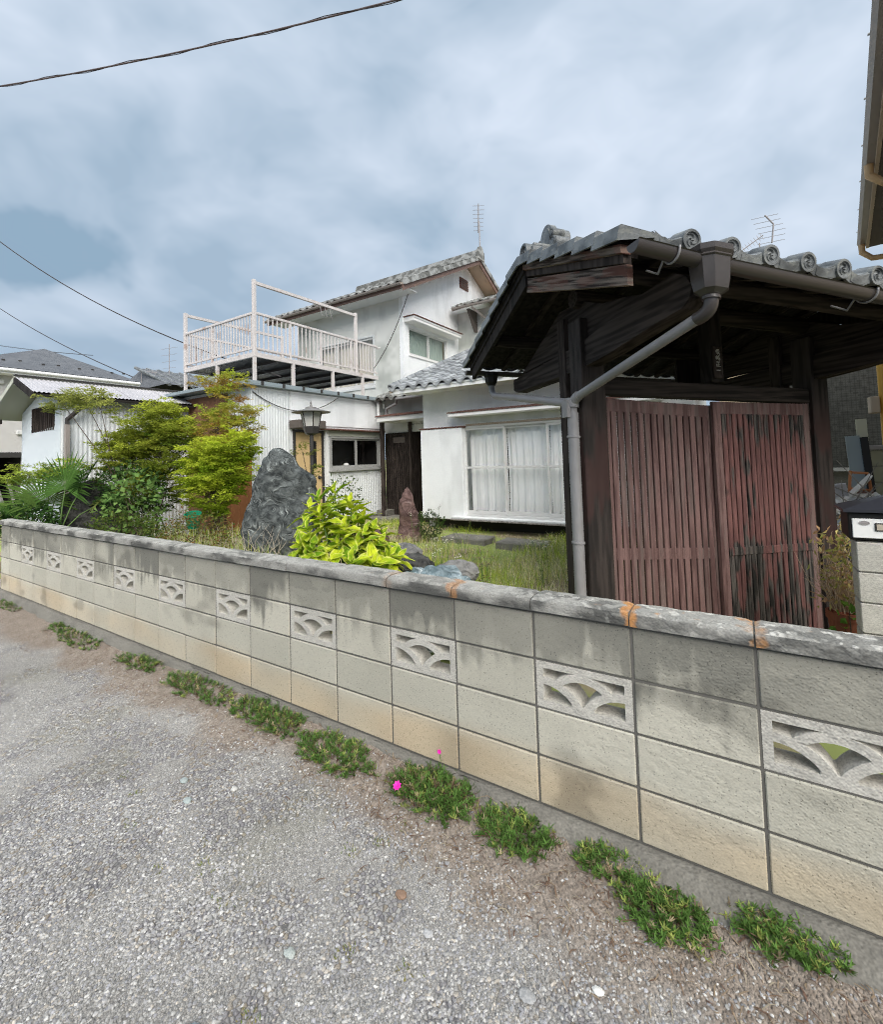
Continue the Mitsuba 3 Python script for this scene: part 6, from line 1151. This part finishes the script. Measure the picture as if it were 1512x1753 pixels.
hb = thing('rear_house', 'cream house wall glimpsed under the gate lintel', 'house'); MB().box((-.4, 15, .05), (.6, 20, 5.2)).put(hb + '__wall', 'beige_wall'); MB().hull([(-.7, 14.6, 5.2), (.95, 14.6, 5.2), (-.7, 20.5, 5.2), (.95, 20.5, 5.2), (.2, 15.5, 6.0), (.2, 20, 6.0)]).put(hb + '__roof', 'slate')

# ------------------------------------------------------------------ right of the gate: block pillar, letterbox, clutter
pl = thing('letterbox_pillar', 'low grey block pillar under the letterbox at the right edge', 'pillar')
for rrow in range(5):
    for c in range(2): MB().box((.575 + c * .405, 3.80, .05 + (rrow - (rrow == 0) * .8) * .186), (.575 + c * .405 + .397, 3.98, .05 + rrow * .186 + .178), .005).put(pl + '__block', 'pillar_block')
MB().box((.585, 3.805, .05), (1.37, 3.975, .977)).put(pl + '__mortar', 'mortar_grey')
lb = thing('letterbox', 'black letterbox with a white front and small name window on the pillar', 'letterbox')
MB().box((.545, 3.80, .985), (.99, 4.06, 1.155), .008).put(lb + '__body', 'black'); MB().hull([(.52, 3.76, 1.158), (1.01, 3.76, 1.158), (.52, 4.10, 1.158), (1.01, 4.10, 1.158), (.52, 3.76, 1.175), (1.01, 3.76, 1.175), (.52, 4.10, 1.175), (.80, 3.93, 1.27), (1.01, 3.93, 1.27)]).put(lb + '__lid', 'lid_black'); mat('lid_black', (.03, .032, .04), .25)
MB().box((.562, 3.788, 1.0), (.985, 3.799, 1.118), .003).put(lb + '__front', 'white_paint')
m = MB(); a = np.linspace(0, 2 * np.pi, 25); ov = Polygon([(.026 * math.cos(x), .013 * math.sin(x)) for x in a]); F_ = lambda x, z, y: frame((x, y, z), (1, 0, 0), (0, 0, 1), (0, -1, 0))
m.prism(ov.difference(affinity.scale(ov, .8, .7)), .004, F_(.618, 1.092, 3.7878)); m.prism(affinity.scale(ov, .78, .66), .002, F_(.618, 1.092, 3.7877)); m.prism(affinity.rotate(affinity.scale(ov, .5, .14), 20), .003, F_(.618, 1.092, 3.7857)); m.put(lb + '__oval_badge', 'antenna_metal')
MB().box((.665, 3.780, 1.045), (.80, 3.7879, 1.095), .003).put(lb + '__name_frame', 'dark_metal'); MB().box((.673, 3.7785, 1.053), (.792, 3.7799, 1.087)).put(lb + '__name_window', 'straw')
pp = thing('flower_pot', 'terracotta pot with a withered plant between gate post and pillar', 'flower pot')
MB().lathe([(.001, .06), (.065, .06), (.09, .32), (.10, .32), (.10, .37), (.085, .37), (.08, .33), (.001, .33)], 20, (.57, 4.42, 0)).put(pp + '__pot', 'terracotta', smooth=30)
m = MB(); r = np.random.default_rng(61)
for i in range(90): b = np.array([.57 + r.normal(0, .03), 4.42 + r.normal(0, .04), .38]); q = b + [r.normal(0, .10), r.normal(0, .12), r.uniform(.15, .55)]; m.tube([b, (b + q) / 2 + r.normal(0, .04, 3), q], [.004, .003, .001], 4, False)
m.put(pp + '__dry_branches', 'dry_twig', kind='stuff', smooth=True); mat('dry_twig', (.50, .38, .27), .9); m = MB()
for i in range(260): p = np.array([.57 + r.normal(0, .07), 4.42 + r.normal(0, .1), r.uniform(.42, .95)]); leaves(m, p[None], r.normal(0, 1, (1, 3)), r.normal(0, 1, (1, 3)), .06, .012, np.array([(.62, .54, .22), (.50, .32, .18), (.40, .42, .12)][i % 3]))
m.put(pp + '__leaf', 'leaf', kind='stuff')
broad('pot_weed', 'small bright green heart-leaved weed at the foot of the pillar', (.58, 4.25, .28), (.1, .08, .16), 26, .07, .03, [(.14, .30, .05), (.20, .34, .06)], 62, 'leaf', 4, 'weed')
broad('dead_shrub', 'straw coloured dead shrub between the gate post and the rubble heap', (.72, 5.6, .42), (.36, .3, .50), 1700, .06, .008, [(.60, .50, .22), (.42, .27, .15), (.62, .56, .27)], 63, 'leaf', 30)
jk = thing('rubble_heap', 'heap of pale broken boards and slabs beyond the letterbox', 'rubble')
r = np.random.default_rng(64)
for i in range(26):
    c = np.array([.98 + r.normal(0, .18), 6.8 + r.normal(0, .28), .5 + r.uniform(0, .55)]); a, b_ = r.normal(0, 1, 3) * [1, 1, .3], r.normal(0, 1, 3) * [.4, .4, .25]; a /= np.linalg.norm(a); MB().bar(c - a * r.uniform(.15, .35), c + a * r.uniform(.15, .35), r.uniform(.08, .28), r.uniform(.02, .05), upv=(b_[0], b_[1], 1)).put(jk + '__slab', ('white_paint', 'pale_board', 'white_paint', 'zinc_sheet')[i % 4])
stone('earth_mound', 'grey mound of earth and stones under the heap of broken boards', 'mound', (1.05, 6.95, .2), .8, (.9, .9, .75), 'grey_rock', 65)
dt = thing('dead_branches', 'bare dead branches and black rods lying over the heap of boards', 'branches'); m = MB()
for i in range(34): c = np.array([.98 + r.normal(0, .22), 6.3 + r.normal(0, .3), .75 + r.uniform(0, .2)]); d = np.array([r.normal(0, .5), r.normal(0, .3), r.uniform(.0, .55)]); m.tube([c - d * .4, c + r.normal(0, .04, 3), c + d], [.010, .008, .003], 5)
m.put(dt + '__branch', 'grey_plank'); m = MB()
for i in range(7): c = np.array([.95 + i * .05, 6.0 + i * .05, .72]); m.tube([c, c + [.5 + .1 * r.random(), .2, .45 - .1 * r.random()]], .014, 6)
m.put(dt + '__rod', 'dark_metal')
pk = thing('leaning_plank', 'pale upright plank leaning behind the rubble heap', 'plank'); scene[pk] = mikit.ply(MB().bar((1.27, 7.4, .5), (1.25, 7.42, 1.88), .10, .03, upv=(0, -1, 0)).mesh(), 'old_cream'); mat('old_cream', (.56, .54, .42), .7)
sb = thing('leaning_sheet', 'blue grey sheet with a black edge standing in the rubble heap', 'sheet'); MB().bar((1.19, 7.25, .6), (1.14, 7.3, 1.68), .13, .03, upv=(0, -1, 0)).put(sb + '__panel', 'steel_blue'); MB().bar((1.29, 7.24, .6), (1.24, 7.29, 1.66), .07, .06, upv=(0, -1, 0)).put(sb + '__dark_edge', 'black')
ch = thing('broken_chair', 'rusty brown broken chair frame on the rubble heap', 'chair')
for p, q in (((1.0, 6.9, .85), (1.05, 6.95, 1.28)), ((1.22, 6.9, .85), (1.2, 6.95, 1.25)), ((1.05, 6.95, 1.26), (1.2, 6.95, 1.25)), ((1.02, 6.92, 1.08), (1.22, 6.92, 1.06)), ((1.0, 6.9, .85), (1.22, 6.9, .86))): MB().tube([p, q], .015, 6).put(ch + '__rail', 'rust_wood')
MB().box((1.02, 6.86, 1.02), (1.22, 7.0, 1.05), .005).put(ch + '__seat', 'rusty_trim')
yb = thing('moss_block_wall', 'short yellowish mossy block wall at the right edge behind the rubble', 'wall')
for rrow in range(7):
    for c in range(3): MB().box((1.36 + c * .402, 7.8, .1 + rrow * .2), (1.36 + c * .402 + .395, 7.92, .1 + rrow * .2 + .194), .004).put(yb + '__block', 'moss_block')
MB().box((1.34, 7.77, 1.505), (2.6, 7.95, 1.56), .008).put(yb + '__coping_stone', 'gutter_light')
